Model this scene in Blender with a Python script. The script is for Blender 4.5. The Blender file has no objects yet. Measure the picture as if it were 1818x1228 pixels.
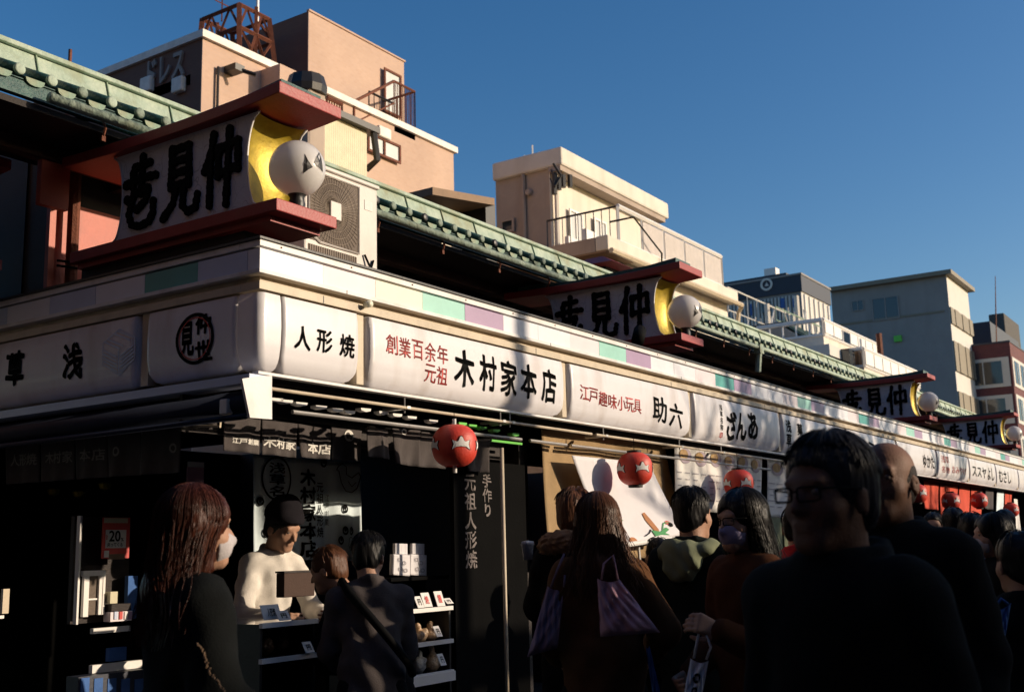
import bpy, bmesh, math, random
import numpy as np
from math import radians, sin, cos, pi, tan, hypot, atan2
random.seed(7)
sc = bpy.context.scene
COL = sc.collection

# ------------------------------------------------------------------ camera
W, H, F = 1818.0, 1228.0, 2000.0
YAW, PIT, ROLL = radians(33.62687), radians(10.27169), radians(-1.4426)
CAM = np.array([-3.5788, -3.7725, 1.40])
_cp, _sp = cos(PIT), sin(PIT)
_fw = np.array([cos(YAW)*_cp, sin(YAW)*_cp, _sp])
_r0 = np.array([sin(YAW), -cos(YAW), 0.0])
_u0 = np.cross(_r0, _fw)
_rt = cos(ROLL)*_r0 + sin(ROLL)*_u0
_up = -sin(ROLL)*_r0 + cos(ROLL)*_u0
cd = bpy.data.cameras.new('camera'); cam = bpy.data.objects.new('camera', cd); COL.objects.link(cam)
from mathutils import Matrix, Vector, Euler
cam.matrix_world = Matrix(((_rt[0], _up[0], -_fw[0], CAM[0]), (_rt[1], _up[1], -_fw[1], CAM[1]), (_rt[2], _up[2], -_fw[2], CAM[2]), (0, 0, 0, 1)))
cd.sensor_width = 36; cd.lens = 36*F/W; cd.clip_start = .05; cd.clip_end = 3000
cd.dof.use_dof = True; cd.dof.focus_distance = 6.6; cd.dof.aperture_fstop = 5.0
sc.camera = cam

# ------------------------------------------------------------------ world, sun, exposure
SUNAZ = (0.516, -0.857)            # horizontal direction towards the sun
SUNEL = radians(15.5)
w = bpy.data.worlds.new('World'); sc.world = w; w.use_nodes = True
nt = w.node_tree
sky = nt.nodes.new('ShaderNodeTexSky'); sky.sky_type = 'NISHITA'; sky.sun_disc = False
sky.sun_elevation = SUNEL; sky.sun_rotation = atan2(SUNAZ[0], SUNAZ[1])
sky.air_density = 1.0; sky.dust_density = 1.3; sky.ozone_density = 2.2; sky.altitude = 50
hs = nt.nodes.new('ShaderNodeHueSaturation'); hs.inputs['Saturation'].default_value = 1.35; hs.inputs['Hue'].default_value = .505   # film-like blue, whole sky alike
nt.links.new(sky.outputs[0], hs.inputs['Color']); nt.links.new(hs.outputs[0], nt.nodes['Background'].inputs[0])
nt.nodes['Background'].inputs[1].default_value = 0.122
sl = bpy.data.lights.new('sun', 'SUN'); sl.energy = 4.2; sl.angle = radians(.53); sl.color = (1.0, .82, .62)
so = bpy.data.objects.new('sun', sl); COL.objects.link(so)
so.rotation_euler = Vector((-SUNAZ[0]*cos(SUNEL), -SUNAZ[1]*cos(SUNEL), -sin(SUNEL))).to_track_quat('-Z', 'Y').to_euler()
so.location = (20, -30, 15)
sc.view_settings.view_transform = 'Standard'; sc.view_settings.look = 'None'
sc.view_settings.exposure = 0.16; sc.view_settings.gamma = 1

# ------------------------------------------------------------------ pixel -> world helpers (photo pixels)
def ray(x, y): return _fw + (x-W/2)/F*_rt - (y-H/2)/F*_up
def on(x, y, ax, v):
    d = ray(x, y); k = 'xyz'.index(ax); t = (v-CAM[k])/d[k]; return CAM + t*d
def at(x, y, dist):
    d = ray(x, y); return CAM + d*dist/hypot(d[0], d[1])

# ------------------------------------------------------------------ materials
def _n(nt, t, **k):
    n = nt.nodes.new(t)
    for a, b in k.items(): setattr(n, a, b)
    return n
MC = {}
def mat(name, col, rough=.6, metal=0., var=.15, scale=5., bump=.08, bscale=70., col2=None, c2amt=.5, emit=0, spec=.5, trans=0, alpha=1, stretch=None, sheen=0, coat=0):
    m = bpy.data.materials.new(name); m.use_nodes = True; t = m.node_tree; b = t.nodes['Principled BSDF']; L = t.links.new
    b.inputs['Roughness'].default_value = rough; b.inputs['Metallic'].default_value = metal
    b.inputs['Specular IOR Level'].default_value = spec
    if trans: b.inputs['Transmission Weight'].default_value = trans; b.inputs['IOR'].default_value = 1.45
    if alpha < 1: b.inputs['Alpha'].default_value = alpha
    if sheen: b.inputs['Sheen Weight'].default_value = sheen
    if coat: b.inputs['Coat Weight'].default_value = coat
    tc = _n(t, 'ShaderNodeTexCoord'); mp = _n(t, 'ShaderNodeMapping'); L(tc.outputs['Object'], mp.inputs[0])
    if stretch: mp.inputs['Scale'].default_value = stretch
    nz = _n(t, 'ShaderNodeTexNoise'); nz.inputs['Scale'].default_value = scale; nz.inputs['Detail'].default_value = 8; nz.inputs['Roughness'].default_value = .65
    L(mp.outputs[0], nz.inputs['Vector'])
    mx = _n(t, 'ShaderNodeMix', data_type='RGBA')
    c2 = col2 if col2 else tuple(c*(1-var*2) for c in col)
    mr = _n(t, 'ShaderNodeMapRange'); mr.inputs[1].default_value = .35 if not col2 else .5-.25*c2amt; mr.inputs[2].default_value = .75 if not col2 else .75
    if not col2: mr.inputs[4].default_value = .8
    L(nz.outputs[0], mr.inputs[0]); L(mr.outputs[0], mx.inputs[0])
    mx.inputs[6].default_value = (*[min(1, c*(1+var*.3)) for c in col], 1) if not col2 else (*col, 1); mx.inputs[7].default_value = (*c2, 1)
    L(mx.outputs[2], b.inputs['Base Color'])
    if bump:
        n2 = _n(t, 'ShaderNodeTexNoise'); n2.inputs['Scale'].default_value = bscale; n2.inputs['Detail'].default_value = 5
        L(mp.outputs[0], n2.inputs['Vector'])
        bp = _n(t, 'ShaderNodeBump'); bp.inputs['Strength'].default_value = min(1, bump*4); bp.inputs['Distance'].default_value = .01
        L(n2.outputs[0], bp.inputs['Height']); L(bp.outputs[0], b.inputs['Normal'])
    if emit: b.inputs['Emission Color'].default_value = (*col, 1); b.inputs['Emission Strength'].default_value = emit
    MC[name] = m
    return m
def brickmat(name, col, col2, mortar, sx, sy, bump=.3):
    m = mat(name, col, .85, var=.1)
    t = m.node_tree; b = t.nodes['Principled BSDF']; L = t.links.new
    tc = _n(t, 'ShaderNodeTexCoord'); sp = _n(t, 'ShaderNodeSeparateXYZ'); L(tc.outputs['Object'], sp.inputs[0])
    ad = _n(t, 'ShaderNodeMath', operation='ADD'); L(sp.outputs[0], ad.inputs[0]); L(sp.outputs[1], ad.inputs[1])
    cb = _n(t, 'ShaderNodeCombineXYZ'); L(ad.outputs[0], cb.inputs[0]); L(sp.outputs[2], cb.inputs[1])
    br = _n(t, 'ShaderNodeTexBrick'); L(cb.outputs[0], br.inputs['Vector'])
    br.inputs['Scale'].default_value = 1; br.inputs['Brick Width'].default_value = sx; br.inputs['Row Height'].default_value = sy; br.inputs['Mortar Size'].default_value = .008
    br.inputs['Color1'].default_value = (*col, 1); br.inputs['Color2'].default_value = (*col2, 1); br.inputs['Mortar'].default_value = (*mortar, 1)
    old = b.inputs['Base Color'].links[0].from_socket
    mx = _n(t, 'ShaderNodeMix', data_type='RGBA', blend_type='MULTIPLY'); mx.inputs[0].default_value = .5
    nz = _n(t, 'ShaderNodeTexNoise'); nz.inputs['Scale'].default_value = .6; nz.inputs['Detail'].default_value = 9; L(tc.outputs['Object'], nz.inputs['Vector'])
    rr = _n(t, 'ShaderNodeValToRGB'); rr.color_ramp.elements[0].position = .3; rr.color_ramp.elements[0].color = (.62, .6, .6, 1); rr.color_ramp.elements[1].position = .7; L(nz.outputs[0], rr.inputs[0])
    L(br.outputs[0], mx.inputs[6]); L(rr.outputs[0], mx.inputs[7]); L(mx.outputs[2], b.inputs['Base Color'])
    return m
def streak(m, col, amt=.6, sx=9., sz=.5, lo=.5, hi=.75):
    """vertical weather streaks mixed over a material's own colour"""
    t = m.node_tree; b = t.nodes['Principled BSDF']; L = t.links.new
    old = b.inputs['Base Color'].links[0].from_socket
    tc = _n(t, 'ShaderNodeTexCoord'); mp = _n(t, 'ShaderNodeMapping'); mp.inputs['Scale'].default_value = (sx, sx, sz); L(tc.outputs['Object'], mp.inputs[0])
    nz = _n(t, 'ShaderNodeTexNoise'); nz.inputs['Scale'].default_value = 1; nz.inputs['Detail'].default_value = 8; L(mp.outputs[0], nz.inputs['Vector'])
    mr = _n(t, 'ShaderNodeMapRange'); mr.inputs[1].default_value = lo; mr.inputs[2].default_value = hi; mr.inputs[4].default_value = amt; L(nz.outputs[0], mr.inputs[0])
    mx = _n(t, 'ShaderNodeMix', data_type='RGBA'); L(mr.outputs[0], mx.inputs[0]); L(old, mx.inputs[6]); mx.inputs[7].default_value = (*col, 1)
    L(mx.outputs[2], b.inputs['Base Color']); return m

M = {}
M['white_box'] = streak(mat('sign acrylic', (.84, .82, .84), .38, var=.05, scale=3, bump=.01, coat=.1), (.50, .42, .36), .5, 5, 1.5)
_t = M['white_box'].node_tree; _tr = _n(_t, 'ShaderNodeBsdfTranslucent'); _tr.inputs[0].default_value = (.8, .66, .52, 1); _mx = _n(_t, 'ShaderNodeMixShader'); _mx.inputs[0].default_value = .10
_o = _t.nodes['Material Output']; _t.links.new(_t.nodes['Principled BSDF'].outputs[0], _mx.inputs[1]); _t.links.new(_tr.outputs[0], _mx.inputs[2]); _t.links.new(_mx.outputs[0], _o.inputs['Surface'])
M['trim_white'] = streak(mat('painted white metal', (.78, .76, .74), .45, var=.06, bump=.02), (.42, .34, .27), .5, 6, 3)
M['beige'] = streak(mat('beige metal', (.60, .50, .36), .5, var=.1, bump=.02), (.3, .23, .16), .5, 9, 3)
M['black_metal'] = mat('dark metal', (.02, .018, .017), .45, bump=.03)
M['alu'] = mat('aluminium', (.62, .6, .57), .35, metal=.7, var=.1, bump=.02)
M['mint'] = mat('mint panel', (.33, .66, .56), .4, var=.08, bump=.01)
M['purple'] = mat('mauve panel', (.40, .27, .42), .4, var=.08, bump=.01)
M['teal_p'] = mat('teal panel', (.07, .38, .34), .4, var=.08, bump=.01)
M['pwhite'] = mat('white panel', (.80, .80, .84), .4, var=.05, bump=.01)
M['pblue'] = mat('pale blue panel', (.55, .62, .78), .4, var=.05, bump=.01)
M['pyellow'] = mat('cream panel', (.80, .78, .62), .4, var=.05, bump=.01)
M['ppink'] = mat('pale pink panel', (.80, .70, .72), .4, var=.05, bump=.01)
M['vermilion'] = streak(mat('vermilion paint', (.50, .085, .04), .5, var=.15, bump=.05), (.2, .04, .03), .4)
M['redboard'] = streak(mat('red lacquered board', (.36, .038, .036), .5, var=.12, scale=9, bump=.06), (.25, .05, .04), .4, 5, 5)
M['gold'] = mat('gold leaf', (.42, .30, .02), .42, metal=.4, var=.25, scale=14, bump=.06, bscale=25)
M['ink'] = mat('black paint', (.004, .004, .004), .75, bump=.02, spec=.08)
M['inkred'] = mat('red paint', (.62, .04, .03), .5, bump=0)
M['letterwhite'] = mat('white print', (.75, .72, .66), .7, bump=0)
M['letterdim'] = mat('shade-dimmed white print', (.30, .27, .25), .8, bump=0)  # white print darkened to match the shaded faces it sits on
M['globe'] = mat('opal glass', (.86, .84, .82), .25, var=.03, bump=0, coat=.3)
_t = M['globe'].node_tree; _tr = _n(_t, 'ShaderNodeBsdfTranslucent'); _tr.inputs[0].default_value = (.9, .86, .82, 1); _mx = _n(_t, 'ShaderNodeMixShader'); _mx.inputs[0].default_value = .28
_o = _t.nodes['Material Output']; _t.links.new(_t.nodes['Principled BSDF'].outputs[0], _mx.inputs[1]); _t.links.new(_tr.outputs[0], _mx.inputs[2]); _t.links.new(_mx.outputs[0], _o.inputs['Surface'])
M['patina'] = streak(mat('copper patina', (.30, .42, .31), .7, col2=(.12, .20, .15), scale=7, c2amt=.4, bump=.25, bscale=30), (.30, .25, .14), .75, 6, 6, .53, .7)
M['patina_pale'] = streak(mat('pale copper patina', (.44, .52, .42), .7, col2=(.16, .28, .22), scale=5, c2amt=.35, bump=.2, bscale=30), (.38, .34, .2), .6, 5, 5, .52, .7)
M['teal_copper'] = mat('dark teal copper', (.015, .07, .068), .5, col2=(.05, .14, .115), scale=9, c2amt=.1, bump=.2)
M['capend'] = mat('verdigris tile end', (.26, .34, .26), .6, col2=(.05, .06, .05), scale=22, c2amt=.7, bump=.4, bscale=40)
M['rustbeam'] = mat('dull red beam', (.05, .014, .008), .8, bump=.05)
M['darkwood'] = mat('dark stained wood', (.022, .012, .009), .6, var=.3, bump=.1, stretch=(1, 1, 6))
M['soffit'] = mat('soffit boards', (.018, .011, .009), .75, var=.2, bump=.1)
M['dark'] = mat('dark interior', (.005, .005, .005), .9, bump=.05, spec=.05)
M['concrete'] = mat('concrete', (.10, .095, .09), .9, var=.2, bump=.2)
M['stone'] = mat('stone paving', (.055, .05, .048), .85, var=.25, bump=.2)
M['noren'] = mat('charcoal cotton', (.082, .068, .066), .95, var=.2, scale=12, bump=.15, bscale=300, sheen=.1)
M['beigecloth'] = mat('beige cloth', (.47, .32, .165), .95, var=.2, scale=3, bump=.2, bscale=300)
M['whitecloth'] = mat('white cloth', (.76, .74, .76), .9, var=.05, bump=.1, bscale=300)
M['bluecloth'] = mat('pale blue cotton banner', (.78, .90, .94), .9, var=.12, scale=3, bump=.1, bscale=300)
M['paper'] = mat('paper', (.78, .76, .72), .8, var=.05, bump=.02)
M['lantern'] = mat('red lantern paper', (.66, .055, .03), .5, var=.12, scale=12, bump=.05)
M['acwhite'] = streak(mat('air conditioner casing', (.66, .61, .56), .5, var=.07, bump=.02), (.4, .33, .27), .3, 6, 3)
M['acgrille'] = mat('air conditioner grille', (.40, .33, .26), .6, bump=.02)
M['acdark'] = mat('fan housing', (.13, .095, .07), .7, bump=.1)
M['glass'] = mat('window glass', (.03, .04, .05), .06, var=.1, bump=0, spec=.8)
M['cleanglass'] = mat('clear glass', (.9, .95, .95), .03, var=0, bump=0, trans=1, alpha=.35)
M['litglass'] = mat('frosted pane', (.62, .62, .60), .25, var=.1, scale=2, bump=0)
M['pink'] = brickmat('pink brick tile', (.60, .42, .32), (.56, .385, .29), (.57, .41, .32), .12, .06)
M['pinkdark'] = brickmat('shade-toned pink brick tile', (.17, .09, .065), (.15, .08, .06), (.15, .08, .06), .12, .06)  # pink brick with shade put into its colour, for sides turned from the sun
M['parapet'] = mat('white coping', (.78, .74, .68), .6, bump=.05)
M['rust'] = mat('rusty steel', (.16, .045, .02), .8, var=.3, scale=8, bump=.2)
M['corr'] = mat('cream corrugated sheet', (.62, .56, .38), .6, var=.1, bump=.03)
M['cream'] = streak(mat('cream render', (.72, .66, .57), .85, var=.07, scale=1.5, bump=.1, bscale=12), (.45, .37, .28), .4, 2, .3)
M['mauve'] = streak(mat('mauve and shaded cream render', (.42, .34, .28), .9, var=.1, scale=1.5, bump=.1, bscale=12), (.2, .15, .13), .4, 2, .3)  # also the side walls of cream buildings, shade put into the colour
M['brownroof'] = mat('brown roof edge', (.24, .15, .085), .7, bump=.1)
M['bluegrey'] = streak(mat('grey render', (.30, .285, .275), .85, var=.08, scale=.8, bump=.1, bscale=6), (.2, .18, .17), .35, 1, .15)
M['greylit'] = mat('pale and sunlit grey render', (.62, .60, .56), .85, var=.05, scale=1, bump=.05, bscale=6)  # also the grey walls' sunlit fronts, light put into the colour
M['louvre'] = mat('ribbed screen', (.24, .21, .16), .7, var=.1, bump=.05)
M['navy'] = mat('navy cladding', (.022, .028, .05), .5, bump=.03)
M['maroon'] = brickmat('maroon tile', (.17, .055, .06), (.14, .045, .05), (.1, .05, .05), .4, .12)
M['whiterail'] = mat('white railing', (.82, .79, .75), .5, var=.05, bump=.02)
M['greenroof'] = mat('green sheet roof', (.16, .22, .17), .7, var=.15, bump=.1)
M['skin'] = mat('skin', (.44, .25, .165), .55, var=.06, scale=14, bump=.05, bscale=160, spec=.25)
M['skinshade'] = mat('shade-darkened skin', (.19, .10, .065), .6, var=.12, scale=20, bump=.05, bscale=160, spec=.2)  # skin colour darkened to put the two nearest men in shade
M['eye'] = mat('eye', (.18, .15, .13), .15, bump=0)
M['hairblack'] = mat('black hair', (.010, .009, .009), .38, var=.3, scale=20, bump=.08, spec=.18, bscale=40, stretch=(8, 8, .5))
M['hairbrown'] = mat('reddish brown hair', (.065, .018, .009), .36, var=.4, scale=20, bump=.08, spec=.18, bscale=40, stretch=(8, 8, .5))
M['hairbrown2'] = mat('brown hair', (.13, .055, .028), .36, var=.4, scale=20, bump=.08, spec=.18, bscale=40, stretch=(8, 8, .5))
M['hairgrey'] = mat('greying hair', (.03, .03, .035), .4, var=.3, scale=20, bump=.08, spec=.18, bscale=40, stretch=(8, 8, .5))
M['stubble'] = mat('cropped grey hair', (.055, .04, .032), .8, var=.3, scale=60, bump=.3, bscale=400)
def cloth(name, c, **k): M[name] = mat(name, c, .95, var=.2, scale=7, bump=.05, bscale=160, spec=.08, **k); return M[name]
cloth('black coat cloth', (.0075, .0085, .0085)); cloth('dark wool', (.010, .010, .011)); cloth('white sweatshirt', (.74, .69, .62))
cloth('grey jacket cloth', (.085, .072, .07)); cloth('brown coat cloth', (.11, .05, .022)); cloth('olive cloth', (.22, .24, .15))
cloth('dark green coat cloth', (.014, .019, .016)); cloth('red jacket cloth', (.62, .045, .045)); cloth('rust coat cloth', (.085, .032, .014))
cloth('fur trim', (.25, .15, .09)); cloth('navy cap cloth', (.018, .016, .02)); cloth('mask cloth', (.50, .46, .46)); cloth('lilac mask cloth', (.38, .33, .48))
cloth('pink canvas', (.55, .32, .38)); cloth('purple canvas', (.27, .20, .27)); cloth('blue plastic', (.08, .17, .42)); cloth('blue white pattern', (.5, .6, .8), col2=(.08, .12, .4), c2amt=.6)
cloth('jeans', (.02, .025, .045)); cloth('apron', (.03, .05, .02))

# ------------------------------------------------------------------ mesh builder
def wloc(o):
    v = Vector((0, 0, 0))
    while o: v += o.location; o = o.parent
    return v
def empty(name, loc, label=None, cat=None, group=None, kind=None):
    o = bpy.data.objects.new(name, None); COL.objects.link(o); o.location = loc
    o.empty_display_size = .1
    return tag(o, label, cat, group, kind)
def tag(o, label=None, cat=None, group=None, kind=None):
    if label: o['label'] = label
    if cat: o['category'] = cat
    if group: o['group'] = group
    if kind: o['kind'] = kind
    return o
class MB:
    def __init__(s): s.v = []; s.f = []; s.m = []; s.cur = 0
    def add(s, vs, fs):
        b = len(s.v); s.v += [tuple(map(float, v)) for v in vs]; s.f += [tuple(b+i for i in f) for f in fs]; s.m += [s.cur]*len(fs); return s
    def mt(s, i): s.cur = i; return s
    def box(s, x0, x1, y0, y1, z0, z1):
        if x0 > x1: x0, x1 = x1, x0
        if y0 > y1: y0, y1 = y1, y0
        if z0 > z1: z0, z1 = z1, z0
        return s.add([(x0,y0,z0),(x1,y0,z0),(x1,y1,z0),(x0,y1,z0),(x0,y0,z1),(x1,y0,z1),(x1,y1,z1),(x0,y1,z1)],
                     [(0,3,2,1),(4,5,6,7),(0,1,5,4),(1,2,6,5),(2,3,7,6),(3,0,4,7)])
    def tube(s, pts, r, n=6, cap=True):
        pts = [np.array(p, float) for p in pts]; N = len(pts); rs = r if hasattr(r, '__len__') else [r]*N
        b = []; prev = None
        for i, p in enumerate(pts):
            d = pts[min(i+1, N-1)]-pts[max(i-1, 0)]; d = d/(np.linalg.norm(d)+1e-9)
            a = np.cross(d, (0, 0, 1) if abs(d[2]) < .95 else (1, 0, 0)) if prev is None else prev-d*prev.dot(d)
            a = a/(np.linalg.norm(a)+1e-9); prev = a; c = np.cross(d, a)
            for k in range(n): b.append(p+rs[i]*(cos(2*pi*k/n)*a+sin(2*pi*k/n)*c))
        f = [(i*n+k, i*n+(k+1) % n, (i+1)*n+(k+1) % n, (i+1)*n+k) for i in range(N-1) for k in range(n)]
        if cap: f += [tuple(range(n-1, -1, -1)), tuple((N-1)*n+k for k in range(n))]
        return s.add(b, f)
    def prism(s, poly, fn, d0, d1):
        """poly 2D, fn(u,v,d)->xyz"""
        n = len(poly); vs = [fn(u, v, d0) for u, v in poly]+[fn(u, v, d1) for u, v in poly]
        return s.add(vs, [tuple(range(n-1, -1, -1)), tuple(range(n, 2*n))]+[(i, (i+1) % n, n+(i+1) % n, n+i) for i in range(n)])
    def lathe(s, prof, c, n=24, axis='z'):
        vs = []; N = len(prof)
        for r, h in prof:
            for k in range(n):
                a = 2*pi*k/n
                p = (r*cos(a), r*sin(a), h) if axis == 'z' else ((r*cos(a), h, r*sin(a)) if axis == 'y' else (h, r*cos(a), r*sin(a)))
                vs.append((c[0]+p[0], c[1]+p[1], c[2]+p[2]))
        return s.add(vs, [(i*n+k, i*n+(k+1) % n, (i+1)*n+(k+1) % n, (i+1)*n+k) for i in range(N-1) for k in range(n)])
    def grid(s, fn, nu, nv, two=None):
        vs = [fn(i/nu, j/nv) for j in range(nv+1) for i in range(nu+1)]
        return s.add(vs, [(j*(nu+1)+i, j*(nu+1)+i+1, (j+1)*(nu+1)+i+1, (j+1)*(nu+1)+i) for j in range(nv) for i in range(nu)])
    def build(s, name, mats, parent=None, smooth=False, bevel=0, label=None, solid=0, autos=None):
        if not isinstance(mats, (list, tuple)): mats = [mats]
        vs = np.array(s.v)
        if parent: org = np.array(wloc(parent))
        else: org = np.array([(vs[:, 0].min()+vs[:, 0].max())/2, (vs[:, 1].min()+vs[:, 1].max())/2, vs[:, 2].min()])
        me = bpy.data.meshes.new(name); me.from_pydata((vs-org).tolist(), [], s.f)
        for m in mats: me.materials.append(M[m] if isinstance(m, str) else m)
        if len(mats) > 1: me.polygons.foreach_set('material_index', s.m)
        bm = bmesh.new(); bm.from_mesh(me); bmesh.ops.recalc_face_normals(bm, faces=bm.faces); bm.to_mesh(me); bm.free()
        if smooth: me.shade_smooth()
        if autos: me.shade_smooth(); me.set_sharp_from_angle(angle=radians(autos))
        o = bpy.data.objects.new(name, me); COL.objects.link(o)
        if parent: o.parent = parent
        else: o.location = org
        if bevel:
            b = o.modifiers.new('bevel', 'BEVEL'); b.width = bevel; b.segments = 2; b.limit_method = 'ANGLE'; b.harden_normals = False
        if solid: q = o.modifiers.new('solid', 'SOLIDIFY'); q.thickness = solid; q.offset = 0
        if label: o['label'] = label
        return o
def children(o): return [c for c in list(COL.objects) if c.parent == o]
_KIDS = {}
def copy_tree(o, parent=None, kids=None):
    if kids is None:
        kids = {}
        for c in COL.objects:
            if c.parent: kids.setdefault(c.parent, []).append(c)
    c = o.copy(); COL.objects.link(c)
    if parent: c.parent = parent
    for ch in kids.get(o, []): copy_tree(ch, c, kids)
    return c

_dg = None
def text_mesh(s, bold=.02, depth=.0):
    v, fs = _text_mesh(s, 0, depth)
    if bold <= 0 or not len(v): return v, fs
    V, FS = [], []; n = 8 if bold > .03 else 6
    for k_ in range(n):
        a = 2*pi*k_/n+.3; b = len(v)*k_
        V.append(v+np.array((cos(a)*bold, sin(a)*bold, k_*.00012))); FS += [tuple(q+b for q in f) for f in fs]
    return np.concatenate(V), FS
def _text_mesh(s, bold, depth):
    cu = bpy.data.curves.new('t', 'FONT'); cu.body = s; cu.offset = 0; cu.extrude = depth; cu.resolution_u = 3
    ob = bpy.data.objects.new('t', cu); COL.objects.link(ob)
    bpy.context.view_layer.update()
    me = bpy.data.meshes.new_from_object(ob.evaluated_get(bpy.context.evaluated_depsgraph_get()))
    v = np.empty(len(me.vertices)*3); me.vertices.foreach_get('co', v); v = v.reshape(-1, 3)
    fs = [tuple(p.vertices) for p in me.polygons]
    bpy.data.objects.remove(ob); bpy.data.meshes.remove(me); bpy.data.curves.remove(cu)
    return v, fs
def lettering(s, c, w, h, right, up, mt, parent, bold=.02, depth=.01, vertical=False, name='lettering', brush=0., surf=None, label=None, rot=0):
    """flat painted characters filling a w x h rectangle centred on c"""
    right = np.array(right, float); up = np.array(up, float); nrm = np.cross(right, up)
    mb = MB(); chars = list(s) if vertical else [s]
    n = len(chars)
    for i, ch in enumerate(chars):
        v, fs = text_mesh(ch, bold, depth)
        if len(v) == 0: continue
        lo, hi = v.min(0), v.max(0); 
        if vertical: lo = np.array([0, -.12, 0]); hi = np.array([1., .88, 0])
        u = (v[:, 0]-(lo[0]+hi[0])/2)/max(hi[0]-lo[0], 1e-6); t = (v[:, 1]-(lo[1]+hi[1])/2)/max(hi[1]-lo[1], 1e-6)
        if vertical: ww, hh, cy = w, h/n*.96, h/2-h/n*(i+.5)
        else: ww, hh, cy = w, h, 0
        X = u*ww; Y = t*hh+cy
        if brush:
            X, Y = X+brush*np.sin(Y*9/h+i*2+1)*.6+brush*.5*np.sin(X*31/w), Y+brush*np.sin(X*11/w*n+i)+.12*brush*np.sin(X*40/w)
        if rot: X, Y = X*cos(rot)-Y*sin(rot), X*sin(rot)+Y*cos(rot)
        sc_ = max(ww, hh)
        P = np.array(c)+X[:, None]*right+Y[:, None]*up+(v[:, 2]*1.0+.0)[:, None]*nrm
        if surf is not None: P = np.array([surf(p) for p in P])
        mb.add(P, fs)
    if not mb.v: return None
    return mb.build(name, mt, parent, label=label)

# ------------------------------------------------------------------ SDF figures
def nets(X, Y, Z, D):
    s = D < 0
    nx, ny, nz = D.shape
    acc = np.zeros((nx-1, ny-1, nz-1, 3), np.float32); cnt = np.zeros((nx-1, ny-1, nz-1), np.int16)
    def sl(o): return tuple(slice(o[k], D.shape[k]-1+o[k]) for k in range(3))
    for ax in range(3):
        o1 = [k for k in range(3) if k != ax]
        for a in (0, 1):
            for b in (0, 1):
                p = [0, 0, 0]; p[o1[0]] = a; p[o1[1]] = b; q = list(p); q[ax] = 1
                d0, d1 = D[sl(p)], D[sl(q)]; m = (d0 < 0) != (d1 < 0)
                t = np.where(m, d0/np.where(m, d0-d1, 1), 0)
                cnt += m
                acc[..., ax] += t*m; acc[..., o1[0]] += a*m; acc[..., o1[1]] += b*m
    act = cnt > 0
    idx = -np.ones(act.shape, np.int64); I = np.argwhere(act); idx[act] = np.arange(len(I))
    fr = acc[act]/cnt[act][:, None]
    V = np.stack([G[I[:, k]]+fr[:, k]*(G[I[:, k]+1]-G[I[:, k]]) for k, G in enumerate((X, Y, Z))], 1)
    F_ = []
    for ax in range(3):
        a, b = [(1, 2), (2, 0), (0, 1)][ax]
        d0 = [slice(None)]*3; d1 = [slice(None)]*3; d0[ax] = slice(0, -1); d1[ax] = slice(1, None)
        d0[a] = d1[a] = slice(1, -1); d0[b] = d1[b] = slice(1, -1)
        s0, s1 = s[tuple(d0)], s[tuple(d1)]; m = s0 != s1
        P = np.argwhere(m); 
        if not len(P): continue
        flip = s1[m]
        base = P.copy(); base[:, a] += 1; base[:, b] += 1
        def cell(da, db):
            q = base.copy(); q[:, a] -= da; q[:, b] -= db; return idx[q[:, 0], q[:, 1], q[:, 2]]
        Q = np.stack([cell(1, 1), cell(0, 1), cell(0, 0), cell(1, 0)], 1)
        Q[flip] = Q[flip][:, ::-1]; F_.append(Q)
    return V, np.concatenate(F_)
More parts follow.
